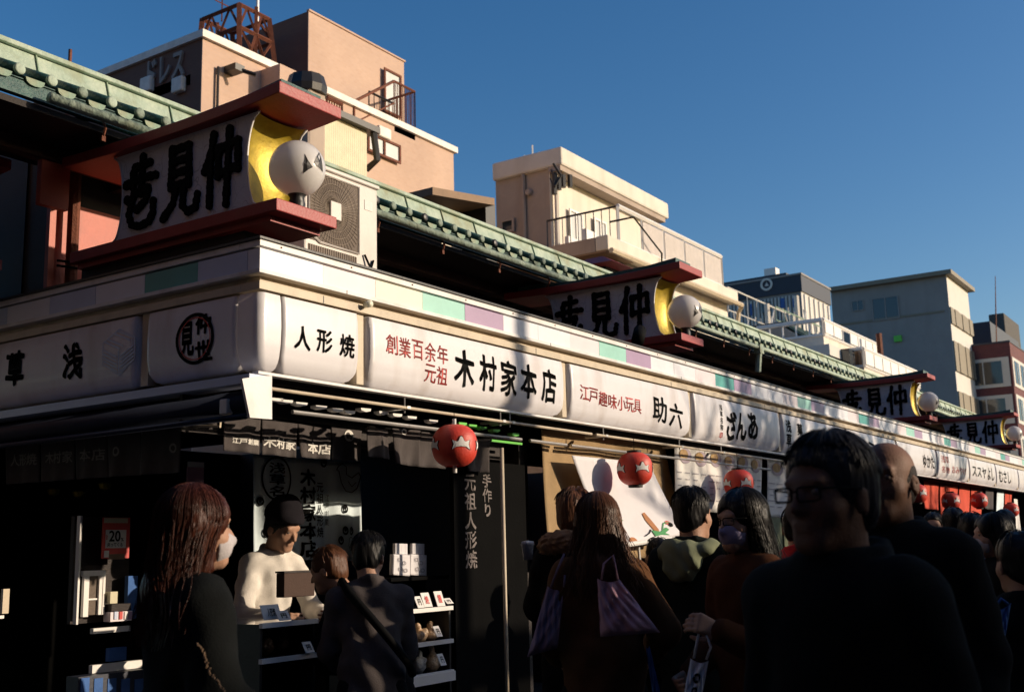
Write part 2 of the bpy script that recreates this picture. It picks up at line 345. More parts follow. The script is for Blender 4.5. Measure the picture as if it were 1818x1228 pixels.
class SDF:
    def __init__(s): s.p = []
    def cone(s, a, b, ra, rb=None, k=.02, op=1, sq=None):
        s.p.append(('c', np.array(a, float), np.array(b, float), ra, ra if rb is None else rb, k, op, sq)); return s
    def ell(s, c, r, k=.02, op=1, R=None):
        s.p.append(('e', np.array(c, float), np.array(r, float), R, None, k, op, None)); return s
    def mesh(s, res=.01, fine=None, noise=None, pad=.03):
        los = []; his = []
        for p in s.p:
            if p[6] < 0: continue
            if p[0] == 'c': r = max(p[3], p[4])*(max(1, max(p[7])) if p[7] is not None else 1); los.append(np.minimum(p[1], p[2])-r); his.append(np.maximum(p[1], p[2])+r)
            else: r = max(p[2]); los.append(p[1]-r); his.append(p[1]+r)
        lo = np.min(los, 0)-pad; hi = np.max(his, 0)+pad
        G = []
        for k in range(3):
            if fine and fine[k]:
                a, b, fr = fine[k]; xs = [lo[k]]
                while xs[-1] < hi[k]: xs.append(xs[-1]+(fr if a <= xs[-1] <= b else res))
                G.append(np.array(xs, np.float32))
            else: G.append(np.arange(lo[k], hi[k]+res, res).astype(np.float32))
        X, Y, Z = G
        D = np.full((len(X), len(Y), len(Z)), .2, np.float32)
        for p in s.p:
            typ, A, B, ra, rb, k, op, sq = p
            if typ == 'c': r = max(ra, rb)*(max(1, max(sq)) if sq is not None else 1); l, h = np.minimum(A, B)-r, np.maximum(A, B)+r
            else: r = max(B); l, h = A-r, A+r
            mg = k*1.5+.03
            sl = tuple(slice(max(0, int(np.searchsorted(g, l[i]-mg))-1), int(np.searchsorted(g, h[i]+mg))+1) for i, g in enumerate(G))
            x, y, z = np.meshgrid(X[sl[0]], Y[sl[1]], Z[sl[2]], indexing='ij')
            if x.size == 0: continue
            if typ == 'c':
                ba = B-A; mid = (A+B)/2; q = sq if sq is not None else (1, 1, 1)
                px, py, pz = x-A[0], y-A[1], z-A[2]
                t = np.clip((px*ba[0]+py*ba[1]+pz*ba[2])/max(ba.dot(ba), 1e-9), 0, 1)
                dx, dy, dz = (px-t*ba[0])/q[0], (py-t*ba[1])/q[1], (pz-t*ba[2])/q[2]
                d = (np.sqrt(dx*dx+dy*dy+dz*dz)-(ra+(rb-ra)*t))*min(q)
            else:
                px, py, pz = x-A[0], y-A[1], z-A[2]
                if ra is not None:
                    Rm = ra; px, py, pz = (Rm[0, 0]*px+Rm[1, 0]*py+Rm[2, 0]*pz, Rm[0, 1]*px+Rm[1, 1]*py+Rm[2, 1]*pz, Rm[0, 2]*px+Rm[1, 2]*py+Rm[2, 2]*pz)
                k0 = np.sqrt((px/B[0])**2+(py/B[1])**2+(pz/B[2])**2)
                k1 = np.sqrt((px/B[0]**2)**2+(py/B[1]**2)**2+(pz/B[2]**2)**2)
                d = k0*(k0-1)/np.maximum(k1, 1e-6); d = np.where(k0 < 1e-3, -min(B), d)
            e = D[sl]
            if op > 0:
                hh = np.clip(.5+.5*(e-d)/k, 0, 1); D[sl] = e*(1-hh)+d*hh-k*hh*(1-hh)
            else:
                hh = np.clip(.5-.5*(e+d)/k, 0, 1); D[sl] = e*(1-hh)+(-d)*hh+k*hh*(1-hh)
        if noise:
            x, y, z = np.meshgrid(X, Y, Z, indexing='ij'); D += noise(x, y, z).astype(np.float32)
        D[0] = D[-1] = .1; D[:, 0] = D[:, -1] = .1; D[:, :, 0] = D[:, :, -1] = .1
        return nets(X, Y, Z, D)
def sdf_obj(s, name, mt, parent, res=.01, fine=None, noise=None, label=None):
    V, Fq = s.mesh(res, fine, noise)
    me = bpy.data.meshes.new(name); me.vertices.add(len(V)); me.vertices.foreach_set('co', V.astype(np.float32).ravel())
    n = len(Fq); me.loops.add(n*4); me.loops.foreach_set('vertex_index', Fq.astype(np.int32).ravel())
    me.polygons.add(n); me.polygons.foreach_set('loop_start', np.arange(0, n*4, 4, dtype=np.int32)); me.polygons.foreach_set('loop_total', np.full(n, 4, np.int32))
    me.update(calc_edges=True); me.validate(); me.shade_smooth(); me.materials.append(M[mt] if isinstance(mt, str) else mt)
    o = bpy.data.objects.new(name, me); COL.objects.link(o)
    if parent: o.parent = parent
    if label: o['label'] = label
    return o
def folds(amp, seed=0, f=1.):
    a, b, c = seed*1.7, seed*2.3, seed*.9
    return lambda x, y, z: amp*(np.sin(z*23*f+7*np.sin(x*9*f+a)+b+5*y)*.5+np.sin((x*31+y*27)*f+4*np.sin(z*11*f+c))*.35+np.sin(z*61*f+x*37*f+3*np.sin(y*30+a))*.2)

def hand(s, wr, d, pn, curl=.5, side=1, sc_=1.):
    """wr wrist, d finger direction, pn palm normal (unit); five separate fingers"""
    d = np.array(d, float); d /= np.linalg.norm(d); pn = np.array(pn, float); pn -= d*pn.dot(d); pn /= np.linalg.norm(pn); sd = np.cross(d, pn)*side
    w = np.array(wr, float)
    s.ell(w+d*.045*sc_, (.04*sc_,)*3, .01, 1) if False else None
    for j in range(4):
        off = sd*(-.030+.02*j)*sc_
        s.cone(w+off*.5, w+off+d*.085*sc_, .015*sc_, .012*sc_, .012)
        L = [.040, .046, .043, .034][3-j]*sc_ if side > 0 else [.034, .043, .046, .040][j]*sc_
        p = w+off+d*.085*sc_; a = curl*.5
        for q in range(3):
            a += curl*.6; dd = d*cos(a)+pn*sin(a); ln = L*(1, .7, .55)[q]; p2 = p+dd*ln
            s.cone(p, p2, (.0098-.0012*q)*sc_, (.0090-.0012*q)*sc_, .003); p = p2
    t0 = w+sd*.028*sc_+d*.02*sc_; t1 = t0+(sd*.7+d*.7+pn*.3)*.035*sc_; t2 = t1+(d*.9+sd*.1+pn*.5)*.03*sc_; t3 = t2+(d*.8-sd*.2+pn*.5)*.022*sc_
    s.cone(w+d*.01, t0, .017*sc_, .015*sc_, .01).cone(t0, t1, .015*sc_, .012*sc_, .006).cone(t1, t2, .011*sc_, .010*sc_, .003).cone(t2, t3, .010*sc_, .008*sc_, .003)

def eul(y, p, r): return np.array(Euler((p, r, y), 'XYZ').to_matrix())

def person(loc, yaw, h, label, cloth_m, group=None, hair='short', hair_m='hairblack', head=(0, 0, 0), head_off=(0, 0, 0),
           lean=0., arms=None, coat_len=.75, bulk=1., mask=None, glasses=False, collar=.0, hood=None, fur=None, cap=None,
           legs_m='dark wool', res=.014, hres=.006, hands=False, female=False, seed=0, strands=170, hairlen=.42, walk=.0, extra=None, foldamp=.006, skin='skin'):
    k = h/1.70
    root = empty('person', loc, label, 'person', group)
    root.rotation_euler = (0, 0, yaw-pi/2)
    S = lambda *p: np.array(p)*k
    ly = lambda z: lean*max(0, z-.92)          # forward lean of the upper body
    def J(x, y, z): return S(x, y+ly(z), z-.25*abs(lean)*max(0, z-.92))
    sw = .140 if female else .160
    if arms is None: arms = [((-.24, -.02, 1.10), (-.23, .08, .86)), ((.24, -.02, 1.10), (.23, .08, .86))]
    arms = [(((e[0]*.86), e[1], e[2]), wv) for e, wv in arms]
    hc = J(0, .02, 1.585)+np.array(head_off)*k; R = eul(*head)
    T = lambda x, y, z: hc+R@(np.array((x, y, z))*k)
    nb = J(0, -.01, 1.42)
    # ---- body: one continuous figure
    b = SDF()
    b.ell(T(0, -.012, .035), S(.076, .096, .082), .02, 1, R).ell(T(0, .03, -.03), S(.060, .068, .088), .03, 1, R).cone(T(-.014, .07, -.092), T(.014, .07, -.092), .022*k, .022*k, .03)
    b.cone(T(0, .088, .018), T(0, .112, -.022), .008*k, .0125*k, .008).ell(T(-.012, .098, -.024), S(.008, .01, .008), .006).ell(T(.012, .098, -.024), S(.008, .01, .008), .006)
    b.cone(T(-.036, .078, .032), T(.036, .078, .032), .013*k, .013*k, .012)
    for sx in (-1, 1):
        b.ell(T(sx*.031, .103, .012), S(.017, .016, .012), .01, -1)
        b.ell(T(sx*.080, -.006, -.012), S(.008, .019, .032), .006, 1, R@eul(sx*.35, 0, 0)).ell(T(sx*.089, .0, -.010), S(.005, .010, .018), .004, -1)
        b.ell(T(sx*.042, .052, -.026), S(.020, .022, .018), .03)
    for sx in (-1, 1): b.cone(T(sx*.019, .087, .021), T(sx*.044, .080, .019), .0055*k, .0045*k, .004).cone(T(sx*.020, .087, .003), T(sx*.043, .080, .004), .005*k, .004*k, .004)
    b.cone(T(-.018, .092, -.053), T(.018, .092, -.053), .0075*k, .0075*k, .005).cone(T(-.015, .090, -.064), T(.015, .090, -.064), .008*k, .008*k, .005).cone(T(-.017, .104, -.0585), T(.017, .104, -.0585), .0013*k, .0013*k, .002, -1)
    b.cone(T(0, -.025, -.05), nb, (.048 if female else .056)*k, .06*k, .03)
    sh = [J(-sw, 0, 1.37), J(sw, 0, 1.37)]
    b.cone(sh[0], sh[1], .05*k, .05*k, .05).cone(J(0, 0, 1.32), J(0, 0, 1.0), .10*k, .09*k, .04, 1, (1.25, .8, 1)).cone(J(-.045, 0, .93), J(.045, 0, .93), .085*k, .085*k, .04)
    wr = []
    for i, (e, wpt) in enumerate(arms):
        e = S(*e); wpt = S(*wpt); wr.append(wpt)
        b.cone(sh[i], e, .042*k, .036*k, .02).cone(e, wpt, .036*k, .024*k, .02)
    st = walk
    feet = [S(-.10, st*.3, .05), S(.10, -st*.3, .05)]; knees = [S(-.10, .02+st*.2, .49), S(.10, .02-st*.08, .49)]
    for i in (0, 1):
        b.cone(J((-.08, .08)[i], 0, .90), knees[i], .068*k, .052*k, .03).cone(knees[i], feet[i], .050*k, .035*k, .02)
    fd = []
    for i, wpt in enumerate(wr):
        e = S(*arms[i][0]); d = wpt-e; d /= np.linalg.norm(d); inw = np.array(((1, -1)[i], .25, 0))
        if hands:
            curl = hands if not isinstance(hands, bool) else .5
            hand(b, wpt, d+np.array((0, .15, 0)), inw, curl, (1, -1)[i], k)
        else: hand(b, wpt, d+np.array((0, .15, 0)), inw, .45, (1, -1)[i], k)
    zf = (hc[2]-.14*k, hc[2]+.13*k, hres)
    fine = [(-.11*k+hc[0], .11*k+hc[0], min(.008, hres*1.4)), None, zf]
    if hands: fine = [(-.5, .5, .007), (-.1, .7, .007), (min(wr[0][2], wr[1][2])-.16, hc[2]+.14, .0065)]
    sdf_obj(b, 'body', skin, root, res, fine)
    for sx in (-1, 1):
        c = T(sx*.031, .077, .012); rr = .0118*k
        MB().lathe([(rr*sin(a*pi/6), rr*cos(a*pi/6)) for a in range(7)], c+np.array(wloc(root)), 10).build('eye', 'eye', root, smooth=True)
    # ---- coat
    c = SDF(); bl = bulk; t = .022*bl
    c.cone(sh[0]+S(.01, 0, -.012), sh[1]-S(.01, 0, .012), .058*k*min(bl, 1.2), .058*k*min(bl, 1.2), .05)
    c.cone(J(-.05, -.02, 1.405), J(.05, -.02, 1.405), .05*k, .05*k, .05)
    c.cone(J(0, 0, 1.33), J(0, 0, 1.02), (.115+t)*k, (.105+t)*k, .05, 1, (1.28, .86, 1))
    c.cone(J(0, -.01, 1.02), S(0, ly(coat_len) - .01, coat_len+.05), (.110+t)*k, (.145+t)*k, .04, 1, (1.22, .95, 1))
    c.ell(S(0, 0, coat_len-.13), S(.5, .5, .13), .01, -1)
    for i in (0, 1):
        e = S(*arms[i][0]); d = wr[i]-e; wp = e+d*.96
        c.cone(sh[i], e, (.052+t)*k, (.044+t)*k, .03).cone(e, wp, (.044+t)*k, (.032+t*.8)*k, .02)
    for a_ in range(14):   # collar ring
        a0, a1 = 2*pi*a_/14, 2*pi*(a_+1)/14
        rr = (.066+.012*bl)*k
        f = lambda a: nb+np.array((rr*cos(a), rr*sin(a)*.95+.0, .012+.018*sin(a)*-1+collar*.35))*1.0
        c.cone(f(a0), f(a1), (.014+collar*.25)*k, (.014+collar*.25)*k, .012)
        c.cone(f(a0)*1+np.array((0, -.004, .026))*k, f(a1)+np.array((0, -.004, .026))*k, .013*k, .013*k, .014)
    if hood:
        c2 = SDF()
        for a_ in range(10):
            a0, a1 = pi+pi*(a_-2)/8, pi+pi*(a_-1)/8
            f = lambda a: nb+S(.115*cos(a), -.02+.10*sin(a), .0+.01*cos(a*3))
            c2.cone(f(a0), f(a1), .038*k, .038*k, .02)
        c2.ell(nb+S(0, -.12, -.05), S(.10, .05, .10), .03)
        sdf_obj(c2, 'hood', hood, root, .010, None, folds(.010, seed, 1.6))
    sdf_obj(c, 'coat', cloth_m, root, res, None, folds(foldamp, seed))
    if fur:
        c3 = SDF()
        for a_ in range(16):
            a0, a1 = 2*pi*a_/16, 2*pi*(a_+1)/16
            f = lambda a: nb+S(.125*cos(a), .0+.115*sin(a), .015-.03*sin(a))
            c3.cone(f(a0), f(a1), .05*k, .05*k, .02)
        fo = sdf_obj(c3, 'fur_collar', fur, root, .008, None, lambda x, y, z: .012*np.sin(x*90+4*np.sin(z*50))*np.sin(z*110+3*np.sin(y*60))*np.sin(y*95+x*40))
    # ---- trousers and shoes
    q = SDF()
    for i in (0, 1):
        q.cone(J((-.09, .09)[i], 0, .88), knees[i], .095*k, .072*k, .03).cone(knees[i], feet[i]+S(0, 0, .05), .072*k, .058*k, .02)
    sdf_obj(q, 'trousers', legs_m, root, .018, None, folds(.005, seed+1))
    for i in (0, 1):
        z = SDF(); z.cone(feet[i]+S(0, -.03, -.01), feet[i]+S(0, .13, -.02), .042*k, .034*k, .02, 1, (1, 1, .85))
        sdf_obj(z, 'shoe', 'ink', root, .014)
    # ---- hair
    def hairnoise(x, y, z):
        ph = np.arctan2(x-hc[0], y-hc[1]); return .0010*np.sin(ph*38+6*np.sin(z*14+ph*3))+.0010*np.sin(ph*83+z*20)+.004*np.sin(ph*5+z*9+seed)
    hs = SDF()
    if hair in ('short', 'long', 'bob'):
        vol = .014 if hair != 'short' else .008
        hs.ell(T(0, -.016, .040), S(.078+vol, .098+vol, .086+vol), .02, 1, R)
        if hair == 'short':
            hs.ell(T(0, -.055, -.03), S(.07, .05, .06), .03, 1, R)
            hs.ell(T(0, .110, -.050), S(.083, .112, .128), .012, -1, R)
            hs.ell(T(0, .02, -.17), S(.13, .13, .10), .015, -1)
        else:
            for sx in (-1, 1): hs.cone(T(sx*.068, -.01, .0), T(sx*.070, -.005, -.11), .032*k, .026*k, .03, 1, (.8, 1.3, 1))
            L = hairlen if hair == 'long' else .16
            a = T(0, -.04, 0); bb = np.array((hc[0], hc[1]-.075*k - .03, hc[2]-L*k))
            hs.cone(a, (a+bb)/2+S(0, -.02, 0), .08*k, .082*k, .03, 1, (1.0, .72, 1)).cone((a+bb)/2+S(0, -.02, 0), bb, .082*k, .045*k, .03, 1, (1.15, .6, 1))
            hs.ell(T(0, .095, -.045), S(.062, .075, .100), .015, -1, R)
    if hair == 'bald':
        hs.ell(T(0, -.016, .02), S(.079, .099, .080), .01, 1, R).ell(T(0, -.05, -.03), S(.066, .05, .05), .02, 1, R)
        hs.ell(T(0, .10, .06), S(.10, .135, .10), .01, -1, R); hs.ell(T(0, .12, -.04), S(.10, .12, .12), .01, -1, R)
    if hs.p:
        ho = sdf_obj(hs, 'hair', hair_m, root, hres*1.1, None, hairnoise if hair != 'bald' else None)
        if hair in ('long', 'bob', 'short') and strands:
            sm = MB(); rnd = random.Random(seed+5); o0 = np.array(wloc(root))
            L = {'long': hairlen, 'bob': .16, 'short': .02}[hair]
            for i in range(int(strands*(1.9 if hres < .0058 else 1))):
                ph = rnd.uniform(.9, 2*pi-.9) if hair != 'short' else rnd.uniform(0, 2*pi)    # 0 = face
                rad = (.094+rnd.uniform(-.004, .006)); pts = []
                th0 = rnd.uniform(.1, .5) if hair != 'short' else rnd.uniform(.1, 1.2); jx = rnd.gauss(0, .022); jl = rnd.uniform(.75, 1.06); wv = rnd.uniform(-1, 1)
                dx, dy = sin(ph), cos(ph)
                nseg = 5
                span = (1.62-th0) if hair != 'short' else (.45 if cos(ph) < .25 else max(.12, min(.45, .85-th0)))
                for q_ in range(nseg+1):
                    th = th0+span*q_/nseg
                    pts.append(T(dx*rad*sin(th), -.016+dy*(rad+.02)*sin(th), .040+(rad+.008)*cos(th)))
                if hair != 'short':
                    p0 = pts[-1]
                    for q_ in range(1, 9):
                        tt = q_/8; cl = 1-.45*tt
                        pts.append(np.array(((p0[0]-hc[0])*(1-.25*tt)+hc[0]+(jx+.008*sin(q_*1.1+wv*3))*k*tt*2, hc[1]+(p0[1]-hc[1])*cl-.085*k*tt+.008*k*sin(q_*.9+wv*5)*tt, p0[2]-L*jl*k*tt)))
                rr = (.0013 if hres < .0058 else .002)*k
                sm.tube([p+o0 for p in pts], [rr]*(len(pts)-1)+[.0004], 3, False)
            sm.build('hair_strands', hair_m, root, smooth=True)['kind'] = 'stuff'
    if cap:
        cs = SDF(); cs.ell(T(0, -.012, .072), S(.104, .122, .078), .01, 1, R).cone(T(-.02, -.02, .115), T(.02, -.02, .115), .075*k, .075*k, .03).ell(T(0, .0, -.055), S(.2, .2, .09), .01, -1)
        sdf_obj(cs, 'cap', cap, root, .008, None, folds(.003, 3))
    if mask:
        ms = SDF(); ms.ell(T(0, .040, -.045), S(.066, .072, .064), .02, 1, R).cone(T(0, .09, -.02), T(0, .115, -.03), .014*k, .014*k, .02)
        ms.ell(T(0, -.03, -.04), S(.2, .075, .2), .006, -1, R).ell(T(0, .05, .052), S(.2, .2, .06), .006, -1, R)
        sdf_obj(ms, 'face_mask', mask, root, .006)
    if glasses:
        g = MB(); o0 = np.array(wloc(root))
        for sx in (-1, 1):
            ring = []
            for a_ in range(17):
                a = 2*pi*a_/16; ca, sa = cos(a), sin(a)
                ring.append(T(sx*.033+.026*math.copysign(abs(ca)**.4, ca), .110-.010*abs(ca if ca*sx > 0 else 0), .008+.0145*math.copysign(abs(sa)**.4, sa))+o0)
            g.tube(ring, .0023*k, 5, False)
            g.tube([T(sx*.061, .098, .018)+o0, T(sx*.080, .06, .018)+o0, T(sx*.086, .0, .012)+o0], .0022*k, 5)
        g.tube([T(-.008, .112, .014)+o0, T(.008, .112, .014)+o0], .002*k, 5)
        g.build('glasses', 'ink', root)
    root['_k'] = k
    return root, T, J

# ================================================================== SETTING
MB().box(-200, 600, -300, 600, -.5, 0).build('ground', 'concrete', label=None)['kind'] = 'structure'
st = MB()
st.box(-14, 60, -7.6, -.3, 0, .004)
pv = st.build('street_paving', 'stone'); pv['kind'] = 'structure'
# stone slabs near the camera, one object each
slab_me = None
for i in range(10):
    for j in range(10):
        x0 = -6+i*.9+(j % 2)*.45; y0 = -6.8+j*.62
        if slab_me is None:
            s_ = MB().box(x0, x0+.885, y0, y0+.605, .004, .022).build('paving_slab', 'stone', None, bevel=0)
            slab_me = s_; s_.parent = pv; s_.location = s_.location-pv.location
            continue
        o = slab_me.copy(); COL.objects.link(o); o.location = Vector((x0+.4425, y0+.3025, .004))-pv.location

# ================================================================== SHOP ROW
XE = 26.0                       # far end of the row
YE, ZE = 1.28, 3.80             # eave line
row = empty('shop_row_building', (XE/2, 2, 0), 'long low row of souvenir shops with vermilion upper wall and green copper eaves', 'shop row')
def PB(mb, name, m, par=row, **k): return mb.build(name, m, par, **k)
PB(MB().box(.21, XE, 2.0, 2.2, 2.2, 4.0), 'upper_wall', 'darkwood')  # vermilion wall coloured near-black for the shade under the eaves
PB(MB().box(.20, .35, 2.2, 6, 2.2, 4.0), 'upper_side_wall', 'darkwood')  # same painted shade on the alley side
PB(MB().box(.211, .95, 1.985, 1.999, 2.6, 3.5), 'red_wall_panel', 'vermilion')  # wall's own red kept only where the sun reaches
PB(MB().box(.04, XE, .02, 2.0, 2.60, 2.80).box(.04, .6, 2.0, 6, 2.60, 2.80), 'ledge', 'soffit')
PB(MB().box(-1.4, XE, YE+.03, 2.05, 3.70, 3.735), 'soffit', 'soffit')
PB(MB().box(-1.4, XE, YE+.42, YE+.50, 3.62, 3.70), 'eave_beam', 'rustbeam')
PB(MB().box(-.02, .16, 1.72, 1.76, 3.36, 3.62), 'sunlit_wall_patch', 'vermilion')  # red piece added for a sunlit patch of the wall
PB(MB().box(.20, .24, 1.95, 1.984, 2.85, 3.7), 'pilaster', 'vermilion')
PB(MB().tube([(.32, 1.90, 2.85), (.32, 1.90, 3.7)], .035, 8), 'downpipe', 'rust')
PB(MB().tube([(.2, 1.86, 3.07), (.8, 1.86, 3.12)], .008, 5).tube([(.2, 1.86, 3.10), (.8, 1.86, 3.15)], .008, 5), 'cable', 'ink')
# rafters under the eave
raf = None
for i in range(56):
    x = -1.3+i*.48
    if raf is None: raf = PB(MB().box(x, x+.07, YE+.52, 2.0, 3.64, 3.70), 'rafter', 'soffit'); X0 = x
    else: o = raf.copy(); COL.objects.link(o); o.location.x += x-X0
# roof surface and ridge flashing
PB(MB().add([(-1.4, YE, ZE+.03), (XE, YE, ZE+.03), (XE, YE+.28, ZE+.155), (-1.4, YE+.28, ZE+.155)], [(0, 1, 2, 3)]).box(-1.4, XE, YE+.01, YE+.05, ZE-.05, ZE+.04), 'roof', 'teal_copper')
PB(MB().add([(-1.4, YE+.24, ZE+.17), (XE, YE+.24, ZE+.17), (XE, YE+.29, ZE+.33), (-1.4, YE+.29, ZE+.33), (-1.4, YE+.9, ZE+.35), (XE, YE+.9, ZE+.35)], [(0, 1, 2, 3), (3, 2, 5, 4)]), 'ridge_flashing', 'patina_pale')
PB(MB().box(-1.4, XE, YE+.262, YE+.33, ZE+.332, ZE+.362), 'ridge_cap', 'patina_pale', bevel=.006)
sm_ = MB()
for i in range(60):
    x = -1.1+i*.455
    sm_.tube([(x, YE+.236, ZE+.18), (x, YE+.284, ZE+.33)], .006, 5)
PB(sm_, 'flashing_seams', 'patina')['kind'] = 'stuff'
# eave tiles: one roll and one pan piece per bay
roll = pan = None
n_t = int((XE+1.2)/.185)
for i in range(n_t):
    x = -1.2+i*.185
    jit = random.uniform(-.004, .004)
    if roll is None:
        mb = MB(); mb.tube([(x, YE+.0, ZE+.078), (x, YE+.27, ZE+.205)], .027, 10)
        mb.mt(1).lathe([(0, -.008), (.022, -.007), (.028, -.004), (.031, 0), (.031, .014), (.026, .016)], (x, YE-.01, ZE+.077), 14, 'y')
        roll = PB(mb, 'roof_tile', ['teal_copper', 'capend'], smooth=True)
        roll_m = roll; X0 = x
        mb = MB()
        pr = [(-.055, 0), (.055, 0), (.048, -.022), (.03, -.034), (0, -.038), (-.03, -.034), (-.048, -.022)]
        mb.prism(pr, lambda u, v, d: (x+.0925+u, YE-.004+d, ZE+.05+v), 0, .012)
        mb.add([(x+.035, YE, ZE+.05), (x+.15, YE, ZE+.05), (x+.15, YE+.26, ZE+.165), (x+.035, YE+.26, ZE+.165)], [(0, 1, 2, 3)])
        pan = PB(mb, 'pan_tile', 'patina')
        cap2 = roll.data.copy(); cap2.materials[1] = M['patina_pale']; cap3 = roll.data.copy(); cap3.materials[1] = M['black_metal']
        continue
    o = roll.copy(); COL.objects.link(o); o.location.x += x-X0; o.location.z += jit
    r_ = random.random()
    if r_ < .15: o.data = cap2
    elif r_ < .4: o.data = cap3
    o = pan.copy(); COL.objects.link(o); o.location.x += x-X0; o.location.z += jit
# gutter with hooks
g = MB()
for a in range(1):
    g.tube([(-.32, YE-.06, ZE-.045), (XE, YE-.06, ZE-.045)], .030, 8)
PB(g, 'gutter', 'patina_pale', smooth=True)
hk = None
for i in range(34):
    x = .05+i*.76
    if hk is None: hk = PB(MB().tube([(x, YE+.02, ZE-.0), (x, YE-.02, ZE-.09), (x, YE+.0, ZE-.14)], .008, 5).box(x-.012, x+.012, YE-.01, YE+.01, ZE-.16, ZE-.13), 'gutter_hook', 'rust'); X0 = x
    else: o = hk.copy(); COL.objects.link(o); o.location.x += x-X0
PB(MB().box(9.3, 9.42, YE-.1, YE-.02, ZE-.12, ZE-.02).tube([(9.36, YE-.06, ZE-.1), (9.36, YE-.03, ZE-.34)], .04, 8), 'rainwater_head', 'patina_pale')

# ---- fascia on both faces (A: y=0 plane facing the street, B: x=0 plane facing the alley)
def slabA(name, m, x0, x1, y0, y1, z0, z1, **k): return PB(MB().box(x0, x1, y0, y1, z0, z1), name, m, **k)
LB = 6.0
for (nm, m, d, t, z0, z1) in (('top_edge', 'black_metal', -.045, .10, 2.842, 2.856), ('cornice', 'trim_white', -.035, .10, 2.812, 2.8415), ('shadow_gap', 'black_metal', -.006, .10, 2.803, 2.8115),
                              ('lip', 'trim_white', -.040, .10, 2.683, 2.703), ('soffit_strip', 'beige', .012, .10, 2.651, 2.6825), ('sign_rail', 'beige', -.022, .10, 2.612, 2.6505)):
    PB(MB().box(d, XE, d, t, z0, z1), nm, m, bevel=.002)
    PB(MB().box(d, t, t+.001, LB, z0, z1), nm, m, bevel=.002)
fp = None
ORD = ['pwhite', 'ppink', 'pyellow', 'mint', 'purple']
for i in range(-1, int(XE/.392)):
    x0 = .0+i*.392+.001 if i >= 0 else None
    if i < 0: continue
    m = ORD[i % 5] if i < 5 else ['pwhite', 'pwhite', 'ppink', 'teal_p' if i > 12 and i % 2 else 'mint', 'purple'][i % 5]
    xa = x0 if i else -.028
    PB(MB().box(xa, x0+.390, -.028-random.uniform(0, .002), .05, 2.704, 2.8025), 'fascia_panel', m)
for i in range(15):
    m = ['pblue', 'teal_p', 'pwhite', 'pblue', 'pwhite'][i % 5]
    PB(MB().box(-.028-random.uniform(0, .002), .05, (.051 if i == 0 else i*.392+.001), i*.392+.390, 2.704, 2.8025), 'fascia_panel', m)
# joint lines and screws
sj = MB()
for i in range(14): sj.box(.55+i*1.93, .554+i*1.93, -.0415, -.03, 2.6835, 2.7025); sj.box(.40+i*1.93, .404+i*1.93, -.0235, -.01, 2.6125, 2.650)
PB(sj, 'joints', 'black_metal')['kind'] = 'stuff'
sj = MB()
for i in range(40): sj.lathe([(0, -.004), (.004, -.003), (.005, 0)], (.10+i*.49, -.036, 2.828), 6, 'y')
PB(sj, 'screws', 'rust')['kind'] = 'stuff'

# ---- light box signs
prof = [(.06, 2.60), (-.012, 2.605), (-.020, 2.56), (-.024, 2.45), (-.020, 2.36), (-.008, 2.29), (.018, 2.250), (.060, 2.235)]
def ysurf(z):   # outward depth of the bulged face at height z
    pts = [(2.235, .06), (2.25, .018), (2.29, -.008), (2.36, -.020), (2.45, -.024), (2.56, -.020), (2.605, -.012)]
    for (za, ya), (zb, yb) in zip(pts, pts[1:]):
        if za <= z <= zb: return ya+(yb-ya)*(z-za)/(zb-za)
    return -.012
def sign_box(a0, a1, side, label, par_name='light_box_sign', corner=False):
    """moulded panel with rounded lower corners; side A spans x, side B spans y"""
    mp = (lambda a, d, z: (a, d, z)) if side == 'A' else (lambda a, d, z: (d, a, z))
    e = empty(par_name, mp((a0+a1)/2, 0, 2.24), label, 'sign')
    NU, NV = 40, 18; Rr = .085
    def fn(u, v):
        z = 2.236+v*(2.603-2.236)
        inset = 0
        if z < 2.236+Rr: q = (2.236+Rr-z)/Rr; inset = Rr*(1-math.sqrt(max(0, 1-q*q)))
        aa0, aa1 = a0+inset, a1-inset
        uu = u
        if u < .12: uu = .12*(u/.12)**1.6
        elif u > .88: uu = 1-.12*((1-u)/.12)**1.6
        a = aa0+(aa1-aa0)*uu
        ed = min(a-aa0, aa1-a)
        d = ysurf(z)
        if ed < .016: q = 1-ed/.016; d = d+(.06-d)*(1-math.sqrt(max(0, 1-q*q)))
        return mp(a, d, z)
    mb = MB().grid(fn, NU, NV); mb.build('face', 'white_box', e, smooth=True)
    MB().box(*((a0+.02, a1-.02, .061, .12) if side == 'A' else (.061, .12, a0+.02, a1-.02)), 2.25, 2.60).build('casing', 'beige', e)
    return e
def surfA(p): return np.array((p[0], ysurf(p[2])-.003-max(0, -(p[1]+.03))*0, p[2]))
def surfB(p): return np.array((ysurf(p[2])-.003, p[1], p[2]))
def onA(x, y): p = on(x, y, 'y', -.02); return p
DIV = [.70, 2.70, 4.62, 6.58, 8.54, 10.5, 12.46, 14.42, 16.38, 18.34, 20.3, 22.26, 24.2]
LBL = ['white light box sign at the corner with three black brush characters', 'white light box sign with two red lines and five large black characters', 'white light box sign with a red line and two black characters',
       'white light box sign with looping black hiragana, partly in shade', 'white light box sign hidden mostly behind the head of the man with glasses', 'white light box sign directly right of the one behind the heads', 'white light box sign with small dark characters right of the bald head',
       'distant white sign with two red blocks of text over the red curtains', 'distant white sign with slanted black characters after the red text', 'distant white sign above the crowd near the right edge', 'far white sign just before the right edge', 'farthest white light box sign of the row', 'last white light box sign of the row']
signs = []
for i, (a, b) in enumerate(zip([0.125]+DIV, DIV)):
    x0 = a+(.03 if i else -.0); x1 = b-.03
    signs.append(sign_box(x0, x1, 'A', LBL[i]))
